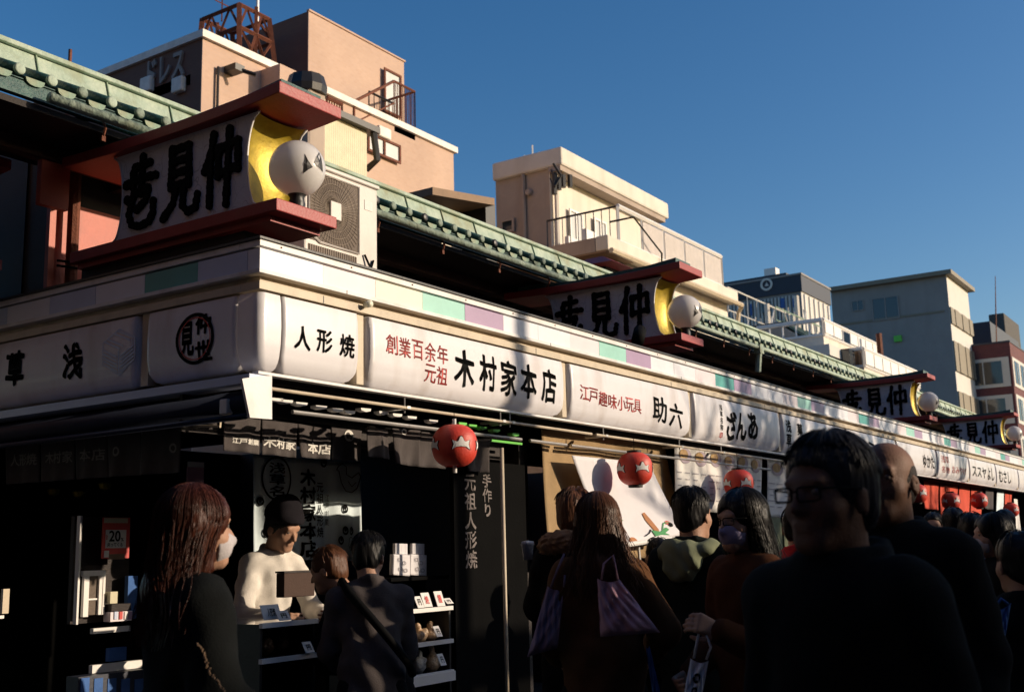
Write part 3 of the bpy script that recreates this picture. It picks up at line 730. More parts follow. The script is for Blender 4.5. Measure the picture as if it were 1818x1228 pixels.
# corner piece wrapping both faces
ce = empty('corner_sign_panel', (0, 0, 2.24), 'rounded white corner piece joining the sign boxes of both faces', 'sign')
def cfn(u, v):
    z = 2.236+v*.367; d = ysurf(z); L = .118
    r = .045; t = u*2-1
    if abs(t) < .25:
        a = (t/.25+1)/2*pi/2; cx = d+r
        return (cx-r*sin(pi/2-a) if True else 0, cx-r*sin(a), z)
    s_ = (abs(t)-.25)/.75*(L-(d+r))+(d+r)
    return (d, s_, z) if t < 0 else (s_, d, z)
MB().grid(cfn, 48, 16).build('face', 'white_box', ce, smooth=True)
# recessed dividers
dv = None
for b in DIV:
    if dv is None: dv = PB(MB().box(b-.028, b+.028, .004, .10, 2.245, 2.611), 'divider', 'beige', bevel=.004); X0 = b
    else: o = dv.copy(); COL.objects.link(o); o.location.x += b-X0
PB(MB().tube([(.70, -.03, 2.655), (.70, -.07, 2.655)], .018, 10), 'divider_knob', 'pyellow', smooth=True)
def tA(s, x0, x1, zc, h, m, e, **k):
    return lettering(s, ((x0+x1)/2, -.03, zc), x1-x0, h, (1, 0, 0), (0, 0, 1), m, e, surf=surfA, depth=0, **k)
# three black characters, spread
for ch, px, py in (('人', 537, 600), ('形', 576, 606), ('焼', 616, 614)):
    p = onA(px, py); tA(ch, p[0]-.056, p[0]+.052, p[2], .115, 'ink', signs[0], bold=.02, brush=.0015)
for ch, px, py in zip('創業百余年', (695, 718, 741, 763, 785), (611, 617, 621, 625, 630)):
    p = onA(px, py); tA(ch, p[0]-.048, p[0]+.048, p[2], .105, 'inkred', signs[1], bold=.004, brush=.002)
for ch, px, py in zip('元祖', (764, 785), (663, 667)):
    p = onA(px, py); tA(ch, p[0]-.050, p[0]+.050, p[2], .10, 'inkred', signs[1], bold=.004, brush=.002)
for ch, px, py, w_ in zip('木村家本店', (824, 866, 903, 938, 974), (654, 662, 671, 677, 685), (.19, .17, .17, .18, .17)):
    p = onA(px, py); tA(ch, p[0]-w_/2, p[0]+w_/2, p[2], .215, 'ink', signs[1], bold=.024, brush=.005)
for ch, px, py in zip('江戸趣味小玩具', (1037, 1053, 1070, 1087, 1103, 1117, 1131), (697, 702, 708, 713, 716, 718, 721)):
    p = onA(px, py); tA(ch, p[0]-.060, p[0]+.060, p[2], .10, 'inkred', signs[2], bold=.005, brush=.002)
for ch, px, py in zip('助六', (1171, 1200), (727, 737)):
    p = onA(px, py); tA(ch, p[0]-.115, p[0]+.115, p[2], .19, 'ink', signs[2], bold=.018, brush=.005)
for ch, px, py in zip('ざんあ', (1299, 1316, 1336), (755, 757, 756)):
    p = onA(px, py); tA(ch, p[0]-.11, p[0]+.11, p[2], .25, 'ink', signs[3], bold=.035, brush=.008)
tA('浅草名物', 5.16, 5.22, 2.45, .22, 'ink', signs[3], bold=.02, vertical=True)
tA('印', 5.16, 5.22, 2.30, .05, 'inkred', signs[3], bold=.03)
tA('浅草', 6.70, 6.84, 2.43, .26, 'ink', signs[4], bold=.03, vertical=True); tA('菓子', 7.0, 7.16, 2.42, .26, 'ink', signs[4], bold=.03, vertical=True)
tA('あられ', 8.7, 10.2, 2.42, .2, 'ink', signs[5], bold=.02)
tA('ゆかた', 11.7, 12.3, 2.42, .17, 'ink', signs[6], bold=.02)
tA('浅草', 12.7, 13.15, 2.50, .10, 'inkred', signs[7], bold=.01); tA('名物', 12.7, 13.15, 2.36, .09, 'inkred', signs[7], bold=.01)
tA('おみやげ', 13.3, 14.2, 2.38, .11, 'inkred', signs[7], bold=.01)
tA('ススヤ', 14.6, 15.6, 2.42, .17, 'ink', signs[8], bold=.02); tA('よし', 15.7, 16.2, 2.42, .2, 'ink', signs[8], bold=.02)
tA('むさし', 16.6, 17.6, 2.42, .2, 'ink', signs[9], bold=.02)
# side B sign boxes
sb1 = sign_box(.125, .775, 'B', 'shaded alley-side light box sign with an oval black and red crest')
sb2 = sign_box(.835, 2.9, 'B', 'shaded alley-side light box sign with a cube emblem and two brush characters')
sb3 = sign_box(2.96, 5.0, 'B', 'shaded alley-side light box sign beyond the left edge of the photo')
PB(MB().box(.004, .1, .778, .832, 2.245, 2.611), 'divider', 'beige'); PB(MB().box(.004, .1, 2.905, 2.955, 2.245, 2.611), 'divider', 'beige')
def tB(s, px, py, w_, h, m, e, **k):
    p = on(px, py, 'x', -.02)
    return lettering(s, (-.03, p[1], p[2]), w_, h, (0, -1, 0), (0, 0, 1), m, e, surf=surfB, depth=0, **k)
p = on(347, 601, 'x', -.02)
def ovalB(c, ry, rz, t, off, m, e, name):
    mb = MB(); N = 40
    o = [(-.0, 0)]
    for k_ in range(N):
        a0, a1 = 2*pi*k_/N, 2*pi*(k_+1)/N
        q = []
        for a, f in ((a0, 1), (a1, 1), (a1, t), (a0, t)):
            yy, zz = c[1]+ry*f*cos(a), c[2]+rz*f*sin(a); q.append((ysurf(zz)-off, yy, zz))
        mb.add(q, [(0, 1, 2, 3)])
    return mb.build(name, m, e)
ovalB(p, .135, .125, .86, .0035, 'ink', sb1, 'crest_ring')
tB('仲', 362, 575, .11, .10, 'ink', sb1, bold=.04); tB('見', 333, 602, .10, .17, 'ink', sb1, bold=.035); tB('世', 362, 622, .12, .10, 'ink', sb1, bold=.04)
ovalB(p, .112, .104, .95, .0035, 'inkred', sb1, 'crest_inner_ring')
tB('浅', 130, 641, .17, .19, 'ink', sb2, bold=.04, brush=.006); tB('草', 28, 654, .17, .19, 'ink', sb2, bold=.04, brush=.006)
# cube emblem: three rhombi made of bars
em = MB(); pc = on(212, 622, 'x', -.02); Y0, Z0 = pc[1], pc[2]; hw, hh = .125, .115
def bar(p0, p1, wd=.009):
    (a, b), (c, d) = p0, p1; L = hypot(c-a, d-b); nx, ny = -(d-b)/L*wd/2, (c-a)/L*wd/2
    q = [(a+nx, b+ny), (c+nx, d+ny), (c-nx, d-ny), (a-nx, b-ny)]
    em.add([(ysurf(Z0+z)-.004, Y0-y, Z0+z) for y, z in q], [(0, 1, 2, 3)])
for k_ in range(5):
    t = (k_+.5)/5
    bar((-hw+hw*t, .25*hh+.5*hh*t+.02), (0+hw*t, -.25*hh+.5*hh*t+.03)) if k_ != 2 else None
    bar((-hw*.95, -.15*hh-.16*hh*k_+.03), (-.012, -.55*hh-.16*hh*k_+.03+.0))
    bar((.012, -.55*hh-.16*hh*k_+.03), (hw*.95, -.15*hh-.16*hh*k_+.03))
bar((-hw, hh*.45), (0, hh*.95), .006); bar((0, hh*.95), (hw, hh*.45), .006); bar((-hw, hh*.45), (-hw, -hh*.5), .006); bar((hw, hh*.45), (hw, -hh*.5), .006); bar((-hw, -hh*.5), (0, -hh*1.1), .006); bar((0, -hh*1.1), (hw, -hh*.5), .006); bar((0, 0), (0, -hh*1.1), .008)
em.build('cube_emblem', 'pblue', sb2)

# ---- rails and awning gear under the fascia
rl = MB().box(-.01, XE, -.012, .03, 2.218, 2.231); PB(rl, 'drip_rail', 'trim_white')
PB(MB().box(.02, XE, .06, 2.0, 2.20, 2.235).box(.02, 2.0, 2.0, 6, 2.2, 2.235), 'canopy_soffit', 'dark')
PB(MB().tube([(.06, -.02, 2.155), (3.0, -.02, 2.155)], .009, 8).tube([(3.06, -.02, 2.155), (8.5, -.02, 2.155)], .009, 8), 'awning_rod', 'beige')
PB(MB().tube([(.34, .12, 2.085), (2.35, .12, 2.085)], .011, 8).tube([(2.45, .12, 2.085), (2.9, .12, 2.085)], .011, 8).tube([(2.96, .12, 2.085), (6.6, .12, 2.085)], .011, 8), 'awning_rod', 'alu')
for x in (1.05, 1.95, 2.05, 3.2, 4.4, 5.2):
    PB(MB().tube([(x, .0, 2.22), (x, .0, 2.13)], .005, 5).box(x-.015, x+.015, -.03, .14, 2.15, 2.165), 'rail_hook', 'alu')
# awning end plate at the corner and side awning roll
aw = empty('folded_awning', (0, .1, 2.1), 'folded dark awning along the alley side with a white end plate at the corner', 'awning')
q = [on(x, y, 'y', -.07) for x, y in ((430, 672), (462, 667), (483, 667), (483, 744), (444, 741))]
MB().prism([(p[0], p[2]) for p in q], lambda u, v, d: (u, d, v), -.07, -.055).build('end_plate', 'trim_white', aw)
sidey = 6.0
MB().box(-.10, .02, -.05, sidey, 2.165, 2.205).build('valance_rail', 'pblue', aw)
MB().tube([(-.02, -.03, 2.09), (-.02, sidey, 2.09)], .055, 14).build('fabric_roll', 'navy', aw, smooth=True)
MB().tube([(-.07, -.0, 2.02), (-.07, sidey, 2.02)], .014, 8).build('front_bar', 'navy', aw, smooth=True)
p = on(403, 722, 'x', -.07); MB().box(p[0]-.02, p[0]+.02, p[1]-.02, p[1]+.03, p[2]-.035, p[2]+.035).build('bar_end_cap', 'trim_white', aw, bevel=.006)
# bent bracket with clip, left of the noren
br_ = MB(); P_ = [on(x, y, 'x', .02) for x, y in ((392, 738), (391, 757), (328, 755), (328, 768))]; br_.tube(P_, .006, 6)
o = br_.build('curtain_bracket', 'beige'); tag(o, 'bent pale rod bracket left of the charcoal curtain', 'bracket')
p = on(335, 750, 'x', .02); tag(MB().prism([(-.05, .0), (.05, .03), (.02, -.03), (-.04, -.02)], lambda u, v, d: (p[0]+d, p[1]-u, p[2]+v), 0, .02).build('paper_clip_tag', 'paper'), 'small white tag clipped on the bent bracket', 'tag')
# ribbed white louvre pieces under the canopy
rib = None
for i, px in enumerate((492, 510, 536, 571, 600, 622, 650, 682, 706, 732, 770, 822, 840, 858, 882, 916)):
    gr = px > 800
    p = on(px, 700+(px-485)*.17+(8 if px < 640 else -1), 'y', .10)
    if gr: p = on(px, 752+(px-822)*.20, 'y', .10)
    o = MB().prism([(-.05, .012), (.05, .016), (.045, -.008), (0, -.022), (-.045, -.01)], lambda u, v, d: (p[0]+u*.8, .10+d, p[2]+v*.55), 0, .04).build('soffit_rib', 'greenrib' if False else ('paper' if not gr else 'mint'), row)
    if gr: o.data.materials[0] = M.setdefault('greenplastic', mat('bright green plastic', (.13, .60, .06), .4, bump=0))
o = MB().box(on(870, 782, 'y', .3)[0], on(925, 782, 'y', .3)[0], .29, .31, on(880, 783, 'y', .3)[2]-.006, on(880, 783, 'y', .3)[2]+.008).build('green_price_rail', M['greenplastic'], row)

# ---- shop interiors
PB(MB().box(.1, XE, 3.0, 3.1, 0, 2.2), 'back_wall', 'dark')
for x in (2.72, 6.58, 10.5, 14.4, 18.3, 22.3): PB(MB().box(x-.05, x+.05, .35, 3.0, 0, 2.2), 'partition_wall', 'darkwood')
PB(MB().box(.1, XE, .3, 3.0, 0, .06), 'shop_floor', 'concrete')
PB(MB().box(-.02, .10, 2.4, 2.55, 0, 2.2).box(-.02, .10, 4.9, 5.0, 0, 2.2).box(0, .06, 4.0, 6.0, 0, 2.2), 'alley_posts', 'darkwood')

# ================================================================== ROOF SIGNS
BR = {'世': [[(.34, .88), (.76, .90)], [(.56, 1.0), (.54, .74)], [(.10, .66), (.50, .70), (.93, .69)], [(.30, .80), (.30, .60)], [(.34, .50), (.72, .54)], [(.54, .72), (.52, .48)], [(.14, .44), (.22, .38)], [(.30, .44), (.20, .22), (.28, .06), (.52, .01), (.78, .05), (.88, .16), (.88, .32)], [(.72, .50), (.66, .36), (.42, .26)]],
      '見': [[(.27, .97), (.25, .42)], [(.27, .95), (.72, .97), (.73, .42)], [(.28, .79), (.70, .79)], [(.28, .62), (.70, .62)], [(.27, .45), (.72, .45)], [(.40, .42), (.32, .20), (.06, .02)], [(.60, .42), (.58, .14), (.72, .03), (.92, .07), (.97, .24)]],
      '仲': [[(.26, .99), (.20, .78), (.04, .52)], [(.19, .74), (.18, .03)], [(.40, .78), (.38, .40)], [(.40, .77), (.88, .82), (.88, .44)], [(.39, .43), (.86, .47)], [(.66, 1.0), (.63, .55), (.60, .0)]]}
def brush_char(st_, c, w_, h_, sg, e):
    """raised brush-written character made of thick swelling strokes"""
    mb = MB(); rn = random.Random(len(st_)*7); d = 0
    for pl_ in st_:
        P2 = []
        for (a, b), (c_, d_) in zip(pl_, pl_[1:]):
            n = max(2, int(hypot(c_-a, d_-b)*16))
            P2 += [(a+(c_-a)*i/n, b+(d_-b)*i/n) for i in range(n)]
        P2.append(pl_[-1]); N = len(P2)
        for i, (a, b) in enumerate(P2):
            t = i/(N-1); r = .021*(1.18-.45*sin(pi*t)*.6+.10*sin(i*2.1))*(.85 if t > .9 else 1); d += 1
            y0, z0 = c[1]+sg*(a-.5)*w_, c[2]+(b-.5)*h_; x1 = c[0]+sg*(.016+.00006*(d % 40))
            ring = [(y0+r*cos(q*pi/4+.3), z0+r*1.1*sin(q*pi/4+.3)) for q in range(8)]
            mb.add([(c[0], y, z) for y, z in ring]+[(x1, y, z) for y, z in ring], [tuple(range(8, 16))]+[(q, (q+1) % 8, 8+(q+1) % 8, 8+q) for q in range(8)])
    return mb.build('lettering', 'ink', e)
def roof_sign(loc, label):
    e = empty('roof_sign', (0, 0, 0), label, 'shop street sign', 'lettered sign boards standing on the eaves')
    X0, X1, YB = 0.0, .42, 1.6
    Z0 = 3.02
    # bottom and top boards, slightly upswept towards the street
    def board(z, th, y0, y1, x0, x1, rise, name, m):
        N = 16; mb = MB(); top = []; 
        for i in range(N+1):
            y = y0+(y1-y0)*i/N; r = rise*max(0, 1-(i/N)*2.2)**2+rise*.6*max(0, (i/N)*2.2-1.2)**2
            top.append((y, z+r))
        poly = [(y, zz) for y, zz in top]+[(y, zz+th) for y, zz in reversed(top)]
        n = len(poly); vs = [(x0, u, v) for u, v in poly]+[(x1, u, v) for u, v in poly]
        fs = [(i, (i+1) % n, n+(i+1) % n, n+i) for i in range(n)]
        for s_ in (0, n): fs += [(s_+i, s_+i+1, s_+n-2-i, s_+n-1-i) for i in range(N)]
        mb.add(vs, fs); return mb.build(name, m, e, bevel=.005)
    board(Z0, .062, 0, YB, X0, X1, .0, 'bottom_board', 'redboard')
    board(Z0+.555, .060, -.02, YB+.1, X0-.01, X1+.01, .03, 'top_board', 'redboard')
    MB().prism([(0.05, Z0+.618), (YB, Z0+.618), (YB, Z0+.69), (1.0, Z0+.655), (.3, Z0+.675), (.05, Z0+.70)], lambda u, v, d: (d, u, v), X0+.07, X1-.07).build('roof_cap', 'teal_copper', e)
    MB().box(X0+.08, X1-.08, .3, YB, Z0-.16, Z0-.001).build('support', 'soffit', e)
    MB().box(X0+.04, X1-.04, .08, YB-.02, Z0-.03, Z0-.0008).build('under_board', 'redboard', e)
    # panel: concave at both ends
    za, zb = Z0+.0625, Z0+.555
    zm = (za+zb)/2; hz = (zb-za)/2
    N = 20
    def arc(y, s_, depth): return [(y+s_*depth*math.sqrt(max(0, 1-((za+(zb-za)*i/N-zm)/hz)**2))-0*s_, za+(zb-za)*i/N) for i in range(N+1)]
    fr = arc(.17, 1, .085); bk = arc(1.30, -1, .085)
    xs0, xs1 = X0+.045, X1-.045
    mb = MB()
    for xx, flip in ((xs0, 0), (xs1, 1)):
        vs = [(xx, y, z) for y, z in fr]+[(xx, y, z) for y, z in bk]
        mb.add(vs, [(i, i+1, N+2+i, N+1+i) for i in range(N)])
    mb.build('panel', M['plaster'], e)
    for nm, cv, s_ in (('front_moulding', fr, 1), ('back_moulding', bk, -1)):
        mb = MB(); M_ = 12
        # concave hollow moulding: deepest in the middle of the thickness
        vs = []
        for j in range(M_+1):
            t = j/M_; x = xs0+(xs1-xs0)*t; dd = .05*math.sqrt(max(0, 1-(2*t-1)**2))
            vs += [(x, y+s_*dd, z) for y, z in cv]
        n = N+1
        mb.add(vs, [(j*n+i, j*n+i+1, (j+1)*n+i+1, (j+1)*n+i) for j in range(M_) for i in range(N)])
        mb.build(nm, 'gold', e, smooth=True)
        for xx in (xs0, xs1): MB().tube([(xx, y, z) for y, z in cv], .007, 6).build('edge_trim', 'trim_white', e, smooth=True)
    # globe lamp on a neck
    gl = MB().lathe([(.001 if a in (0, 24) else .140*sin(a*pi/24), -.140*cos(a*pi/24)) for a in range(25)], (X0+.18, .045, Z0+.262), 36).build('globe_lamp', 'globe', e, smooth=True)
    MB().lathe([(.04, Z0+.063), (.042, Z0+.085), (.034, Z0+.11), (.045, Z0+.127)], (X0+.18, .045, 0), 16).build('lamp_neck', 'black_metal', e, smooth=True)
    gc = np.array((X0+.18, .045, Z0+.262))
    tc3 = CAM-gc-np.array((.1, 0, 0)); tc3 /= np.linalg.norm(tc3); rg3 = np.cross((0, 0, 1), tc3); rg3 /= np.linalg.norm(rg3); up3 = np.cross(tc3, rg3)
    mb = MB()
    for poly in (((.25, .53), (.36, .32), (.53, .08), (.36, -.02), (.2, -.15), (.23, .2)), ((.57, .25), (.66, .45), (.74, .60), (.82, .40), (.86, .15), (.88, -.08), (.78, .05), (.68, .12))):
        cx_, cy_ = sum(a for a, b in poly)/len(poly), sum(b for a, b in poly)/len(poly); q_ = [(cx_, cy_)]+list(poly)
        mb.add([gc+.1425*(a*rg3+b*up3+math.sqrt(max(0, 1-a*a-b*b))*tc3) for a, b in q_], [(0, i_+1, (i_+1) % len(poly)+1) for i_ in range(len(poly))])
    mb.build('globe_mark', 'black_metal', e)
    # characters on both faces
    for ch, yy in (('世', 1.06), ('見', .74), ('仲', .42)): brush_char(BR[ch], (xs0-.0005, yy, zm), .29, .385, -1, e)
    for ch, yy in (('仲', .42), ('見', .74), ('世', 1.06)): brush_char(BR[ch], (xs1+.0005, 1.48-yy, zm), .29, .385, 1, e)
    e.location = loc
    return e
m_ = mat('cracked white plaster', (.70, .70, .74), .7, var=.05, bump=.1); M['plaster'] = m_
t_ = m_.node_tree; b_ = t_.nodes['Principled BSDF']
vo = _n(t_, 'ShaderNodeTexVoronoi', feature='DISTANCE_TO_EDGE'); vo.inputs['Scale'].default_value = 9
tc_ = _n(t_, 'ShaderNodeTexCoord'); nz_ = _n(t_, 'ShaderNodeTexNoise'); nz_.inputs['Scale'].default_value = 5
mxv = _n(t_, 'ShaderNodeMix', data_type='VECTOR'); mxv.inputs[0].default_value = .25
t_.links.new(tc_.outputs['Object'], nz_.inputs['Vector']); t_.links.new(tc_.outputs['Object'], mxv.inputs[4]); t_.links.new(nz_.outputs['Color'], mxv.inputs[5]); t_.links.new(mxv.outputs[1], vo.inputs['Vector'])
mr_ = _n(t_, 'ShaderNodeMapRange'); mr_.inputs[1].default_value = .0; mr_.inputs[2].default_value = .012; t_.links.new(vo.outputs['Distance'], mr_.inputs[0])
mx_ = _n(t_, 'ShaderNodeMix', data_type='RGBA'); old_ = b_.inputs['Base Color'].links[0].from_socket
t_.links.new(mr_.outputs[0], mx_.inputs[0]); mx_.inputs[6].default_value = (.35, .35, .38, 1); t_.links.new(old_, mx_.inputs[7]); t_.links.new(mx_.outputs[2], b_.inputs['Base Color'])
RS = roof_sign((.10, 0, 0), 'nearest and largest white three-character roof sign with red boards, above the building corner')
for x, dz, lb in ((on(1210, 593, 'y', 0)[0], 0, 'second roof sign with red boards and white globe, left of the middle of the row'),
              (on(1651, 741, 'y', 0)[0], 0, 'third roof sign, small, with red boards and globe against the grey building'),
              (on(1812, 812, 'y', 0)[0]-.3, 0, 'far dark roof sign cut by the right edge')):
    c = copy_tree(RS); c.location = (x, 0, dz); c['label'] = lb
c = copy_tree(RS); c.location = (-.5, 1.95, -.02); c['label'] = 'shaded white sign board with a globe at the left edge behind the nearest roof sign'

# ================================================================== AIR CONDITIONERS
p0 = on(545, 300, 'y', .5); p1 = on(672, 345, 'y', .5)
ax0, ax1 = .80, 1.42; az0, az1 = 3.04, 3.56; ay = .5
ac = empty('air_conditioner', ((ax0+ax1)/2, ay+.12, az0), 'beige outdoor air conditioner unit with round fan grille beside the nearest roof sign', 'air conditioner')
MB().box(ax0, ax1, ay, ay+.26, az0, az1).build('casing', 'acwhite', ac, bevel=.012)
MB().box(ax0-.01, ax1+.01, ay-.01, ay+.27, az1+.001, az1+.025).build('lid', 'acwhite', ac, bevel=.006)
fcx, fcz = ax0+.235, az0+.30
MB().box(ax0+.03, ax0+.445, ay-.004, ay-.001, az0+.09, az1-.03).build('fan_recess', 'acdark', ac)
gm = MB()
for k_ in range(56):
    a = 2*pi*k_/56; ca, sa = cos(a), sin(a)
    rmax = min(.20/max(abs(ca), 1e-3), .205/max(abs(sa), 1e-3), .245)
    gm.tube([(fcx+.045*ca, ay-.012, fcz-.01+.045*sa), (fcx+rmax*ca, ay-.006, fcz-.01+rmax*sa)], .0017, 4)
for r_ in (.08, .12, .16, .195):
    gm.tube([(fcx+r_*cos(a*pi/16), ay-.010, fcz-.01+r_*sin(a*pi/16)) for a in range(33)], .0014, 4, False)
gm.build('fan_grille', 'acgrille', ac)
MB().box(fcx-.045, fcx+.045, ay-.022, ay-.012, fcz-.06, fcz+.045).build('fan_badge', 'acwhite', ac, bevel=.012)
fb = MB()
for a_ in range(3):
    a = a_*2*pi/3
    fb.add([(fcx+r_*cos(a+t)*1., ay-.0035, fcz+r_*sin(a+t)) for r_, t in ((.03, 0), (.18, -.3), (.19, .2), (.16, .6), (.03, .5))], [(0, 1, 2, 3, 4)])
fb.build('fan_blades', 'acgrille', ac)
rim = [(ax0+.03, az0+.12), (ax0+.09, az0+.10), (ax0+.12, az0+.085), (ax0+.445, az0+.085), (ax0+.445, az1-.03), (ax0+.03, az1-.03), (ax0+.03, az0+.12)]
MB().tube([(x, ay-.006, z) for x, z in rim], .007, 5, False).build('grille_rim', 'acwhite', ac)
MB().box(ax0+.03, ax0+.43, ay-.003, ay-.001, az0+.012, az0+.062).build('lower_vent', 'acdark', ac)
gv = MB()
for k_ in range(22): gv.box(ax0+.04+k_*.018, ax0+.043+k_*.018, ay-.007, ay-.003, az0+.012, az0+.062)
gv.build('vent_slats', 'acgrille', ac)
MB().box(ax1-.12, ax1-.05, ay-.003, ay-.001, az0+.37, az0+.43).build('spec_sticker', 'paper', ac)
MB().tube([(ax1-.13, ay-.01, az0+.09), (ax1-.10, ay-.02, az0+.03), (ax1-.07, ay-.01, az0+.02), (ax1-.05, ay-.01, az0+.07)], .007, 5).build('cable', 'ink', ac)
MB().box(ax0+.05, ax0+.10, ay, ay+.26, 2.80, az0).box(ax1-.1, ax1-.05, ay, ay+.26, 2.80, az0).build('feet', 'beige', ac)
p = on(1130, 597, 'y', .1)
sp = empty('spotlight', (p[0], .1, 2.85), 'small black spotlight on the cornice below the second roof sign', 'lamp')
MB().tube([(p[0]-.08, .05, p[2]-.05), (p[0]+.10, .12, p[2]+.06)], .05, 12).build('lamp_head', 'ink', sp, smooth=True)
MB().tube([(p[0], .1, 2.85), (p[0], .1, p[2])], .012, 6).build('bracket', 'ink', sp)

# ================================================================== BUILDINGS BEHIND
def PX(x, y, v): return on(x, y, 'y', v)
def wallwin(par, px0, py0, px1, py1, yv, pane='litglass', frame='black_metal', split=1, name='window'):
    """window on a y=const wall between two photo corners"""
    a, b = PX(px0, py0, yv), PX(px1, py1, yv); x0, x1 = a[0], b[0]; z1, z0 = a[2], b[2]
    w_ = MB().box(x0, x1, yv-.06, yv+.05, z0, z1).build(name, pane, par)
    f = MB(); t = .05*max(1, (z1-z0)/1.2)
    f.box(x0-t, x1+t, yv-.09, yv-.061, z1, z1+t).box(x0-t, x1+t, yv-.09, yv-.061, z0-t, z0).box(x0-t, x0, yv-.09, yv-.061, z0, z1).box(x1, x1+t, yv-.09, yv-.061, z0, z1)
    for k_ in range(split): xx = x0+(x1-x0)*(k_+1)/(split+1); f.box(xx-t/2, xx+t/2, yv-.09, yv-.061, z0, z1)
    f.build('frame', frame, w_); return w_
def sidewin(par, xv, px0, py0, px1, py1, pane='glass', frame='black_metal', split=1):
    a, b = on(px0, py0, 'x', xv), on(px1, py1, 'x', xv); y0, y1 = sorted((a[1], b[1])); z1, z0 = a[2], b[2]
    w_ = MB().box(xv-.05, xv+.05, y0, y1, z0, z1).build('window', pane, par)
    f = MB(); t = .06*max(1, (z1-z0)/1.2)
    f.box(xv-.09, xv-.051, y0-t, y1+t, z1, z1+t).box(xv-.09, xv-.051, y0-t, y1+t, z0-t, z0).box(xv-.09, xv-.051, y0-t, y0, z0, z1).box(xv-.09, xv-.051, y1, y1+t, z0, z1)
    for k_ in range(split): yy = y0+(y1-y0)*(k_+1)/(split+1); f.box(xv-.09, xv-.051, yy-t/2, yy+t/2, z0, z1)
    f.build('frame', frame, w_); return w_
def railing(par, p0, p1, h, n, name='railing', m='rust', r=.02, bars=True):
    p0 = np.array(p0); p1 = np.array(p1); mb = MB(); up = np.array((0, 0, h))
    mb.tube([p0+up, p1+up], r*1.4, 5).tube([p0+up*.08, p1+up*.08], r, 5)
    for i in range(n+1): q = p0+(p1-p0)*i/n; mb.tube([q, q+up], r if i in (0, n) else r*.6, 4)
    o = mb.build(name, m, par); return o

# ---- B1 pink brick building
YB = 11.0
a, b = PX(360, 70, YB), PX(805, 270, YB); zt = (a[2]+b[2])/2
B1 = empty('brick_building', (a[0], YB, 0), 'tall pink brick building with stair tower, steel lattice and white copings', 'building')
X1a, X1b = a[0], b[0]
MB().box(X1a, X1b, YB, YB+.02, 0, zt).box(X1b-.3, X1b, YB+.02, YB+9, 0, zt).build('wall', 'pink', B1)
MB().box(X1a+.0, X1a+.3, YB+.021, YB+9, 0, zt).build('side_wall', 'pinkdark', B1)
MB().box(X1a, X1b, YB+.3, YB+9, zt-.8, zt-.6).build('roof', 'concrete', B1)
MB().box(X1a-.06, X1b+.08, YB-.07, YB+.25, zt+.001, zt+.14).box(X1a-.06, X1a+.25, YB+.251, YB+9, zt+.001, zt+.14).build('coping', 'parapet', B1)
# tower
YT = YB+.9
a, b = PX(548, 20, YT), PX(717, 103, YT); tz = a[2]; TX0, TX1 = a[0], b[0]
MB().box(TX0, TX1, YT, YT+.02, zt-1, tz).box(TX1-.3, TX1, YT+.02, YT+5, zt-1, tz).build('tower_wall', 'pink', B1)
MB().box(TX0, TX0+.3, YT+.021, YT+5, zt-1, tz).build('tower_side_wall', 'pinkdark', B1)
MB().box(TX0+.3, TX1-.3, YT+.3, YT+5, tz-.3, tz-.1).build('tower_roof', 'concrete', B1)
MB().box(TX0-.01, TX1+.03, YT-.03, YT+.05, tz+.001, tz+.04).build('tower_coping', 'pink', B1)
wallwin(B1, 680, 126, 706, 208, YT, 'litglass', 'rust', 0, 'door')
# metal stair landing and railings
q0, q1 = PX(700, 222, YT-.9), PX(737, 238, YT-.9)
MB().box(q0[0], q1[0], YT-.9, YT, q0[2]-.14, q0[2]).build('landing', 'rust', B1)
railing(B1, (q0[0], YT-.9, q0[2]), (q1[0], YT-.9, q0[2]), 1.0, 12); railing(B1, (q1[0], YT-.9, q0[2]), (q1[0], YT, q0[2]), 1.0, 7)
MB().tube([(q0[0], YT-.9, q0[2]+1.0), (q0[0]-1.3, YT-.9, q0[2]+.1), (q0[0]-1.3, YT-.9, q0[2]-.4)], .035, 5).tube([(q0[0], YT-.9, q0[2]+.5), (q0[0]-1.2, YT-.9, q0[2]-.3)], .02, 5).build('stair_rail', 'rust', B1)
c0 = PX(655, 196, YT-.5); c1 = PX(700, 215, YT-.5)
railing(B1, (c0[0], YT-.5, c1[2]-.3), (c1[0], YT-.5, c1[2]-.3), .7, 5, m='black_metal')
wallwin(B1, 651, 240, 704, 288, YB, 'litglass', 'rust', 1)
p = PX(675, 238, YB); MB().box(p[0]-.2, p[0]+.2, YB-.15, YB-.001, p[2]-.12, p[2]+.12).build('vent_hood', 'parapet', B1, bevel=.03)
p = PX(405, 127, YB); MB().box(p[0]-.1, p[0]+.12, YB-.3, YB-.001, p[2]-.06, p[2]+.06).tube([(p[0], YB-.2, p[2]), (p[0]+.25, YB-.45, p[2]-.1)], .04, 6).build('wall_lamp', 'black_metal', B1)
p = PX(384, 120, YB); MB().tube([(p[0], YB-.05, p[2]), (p[0], YB-.05, p[2]-1.0)], .025, 6).build('conduit', 'black_metal', B1)
for px, py in ((258, 150), (314, 150)):
    p, p2 = on(px-9, py-10, 'x', X1a-.1), on(px+9, py+10, 'x', X1a-.1); MB().box(X1a-.12, X1a-.001, p[1], p2[1], p2[2], p[2]).build('air_vent_box', 'parapet', B1, bevel=.03)
p = on(295, 123, 'x', X1a-.02)
p2, p3 = on(258, 135, 'x', X1a-.02), on(322, 116, 'x', X1a-.02)
lettering('ドレス', (X1a-.02, p[1], p[2]), abs(p2[1]-p3[1]), .55, (0, -1, 0), (0, 0, 1), 'letterdim', B1, bold=.02, depth=.03)
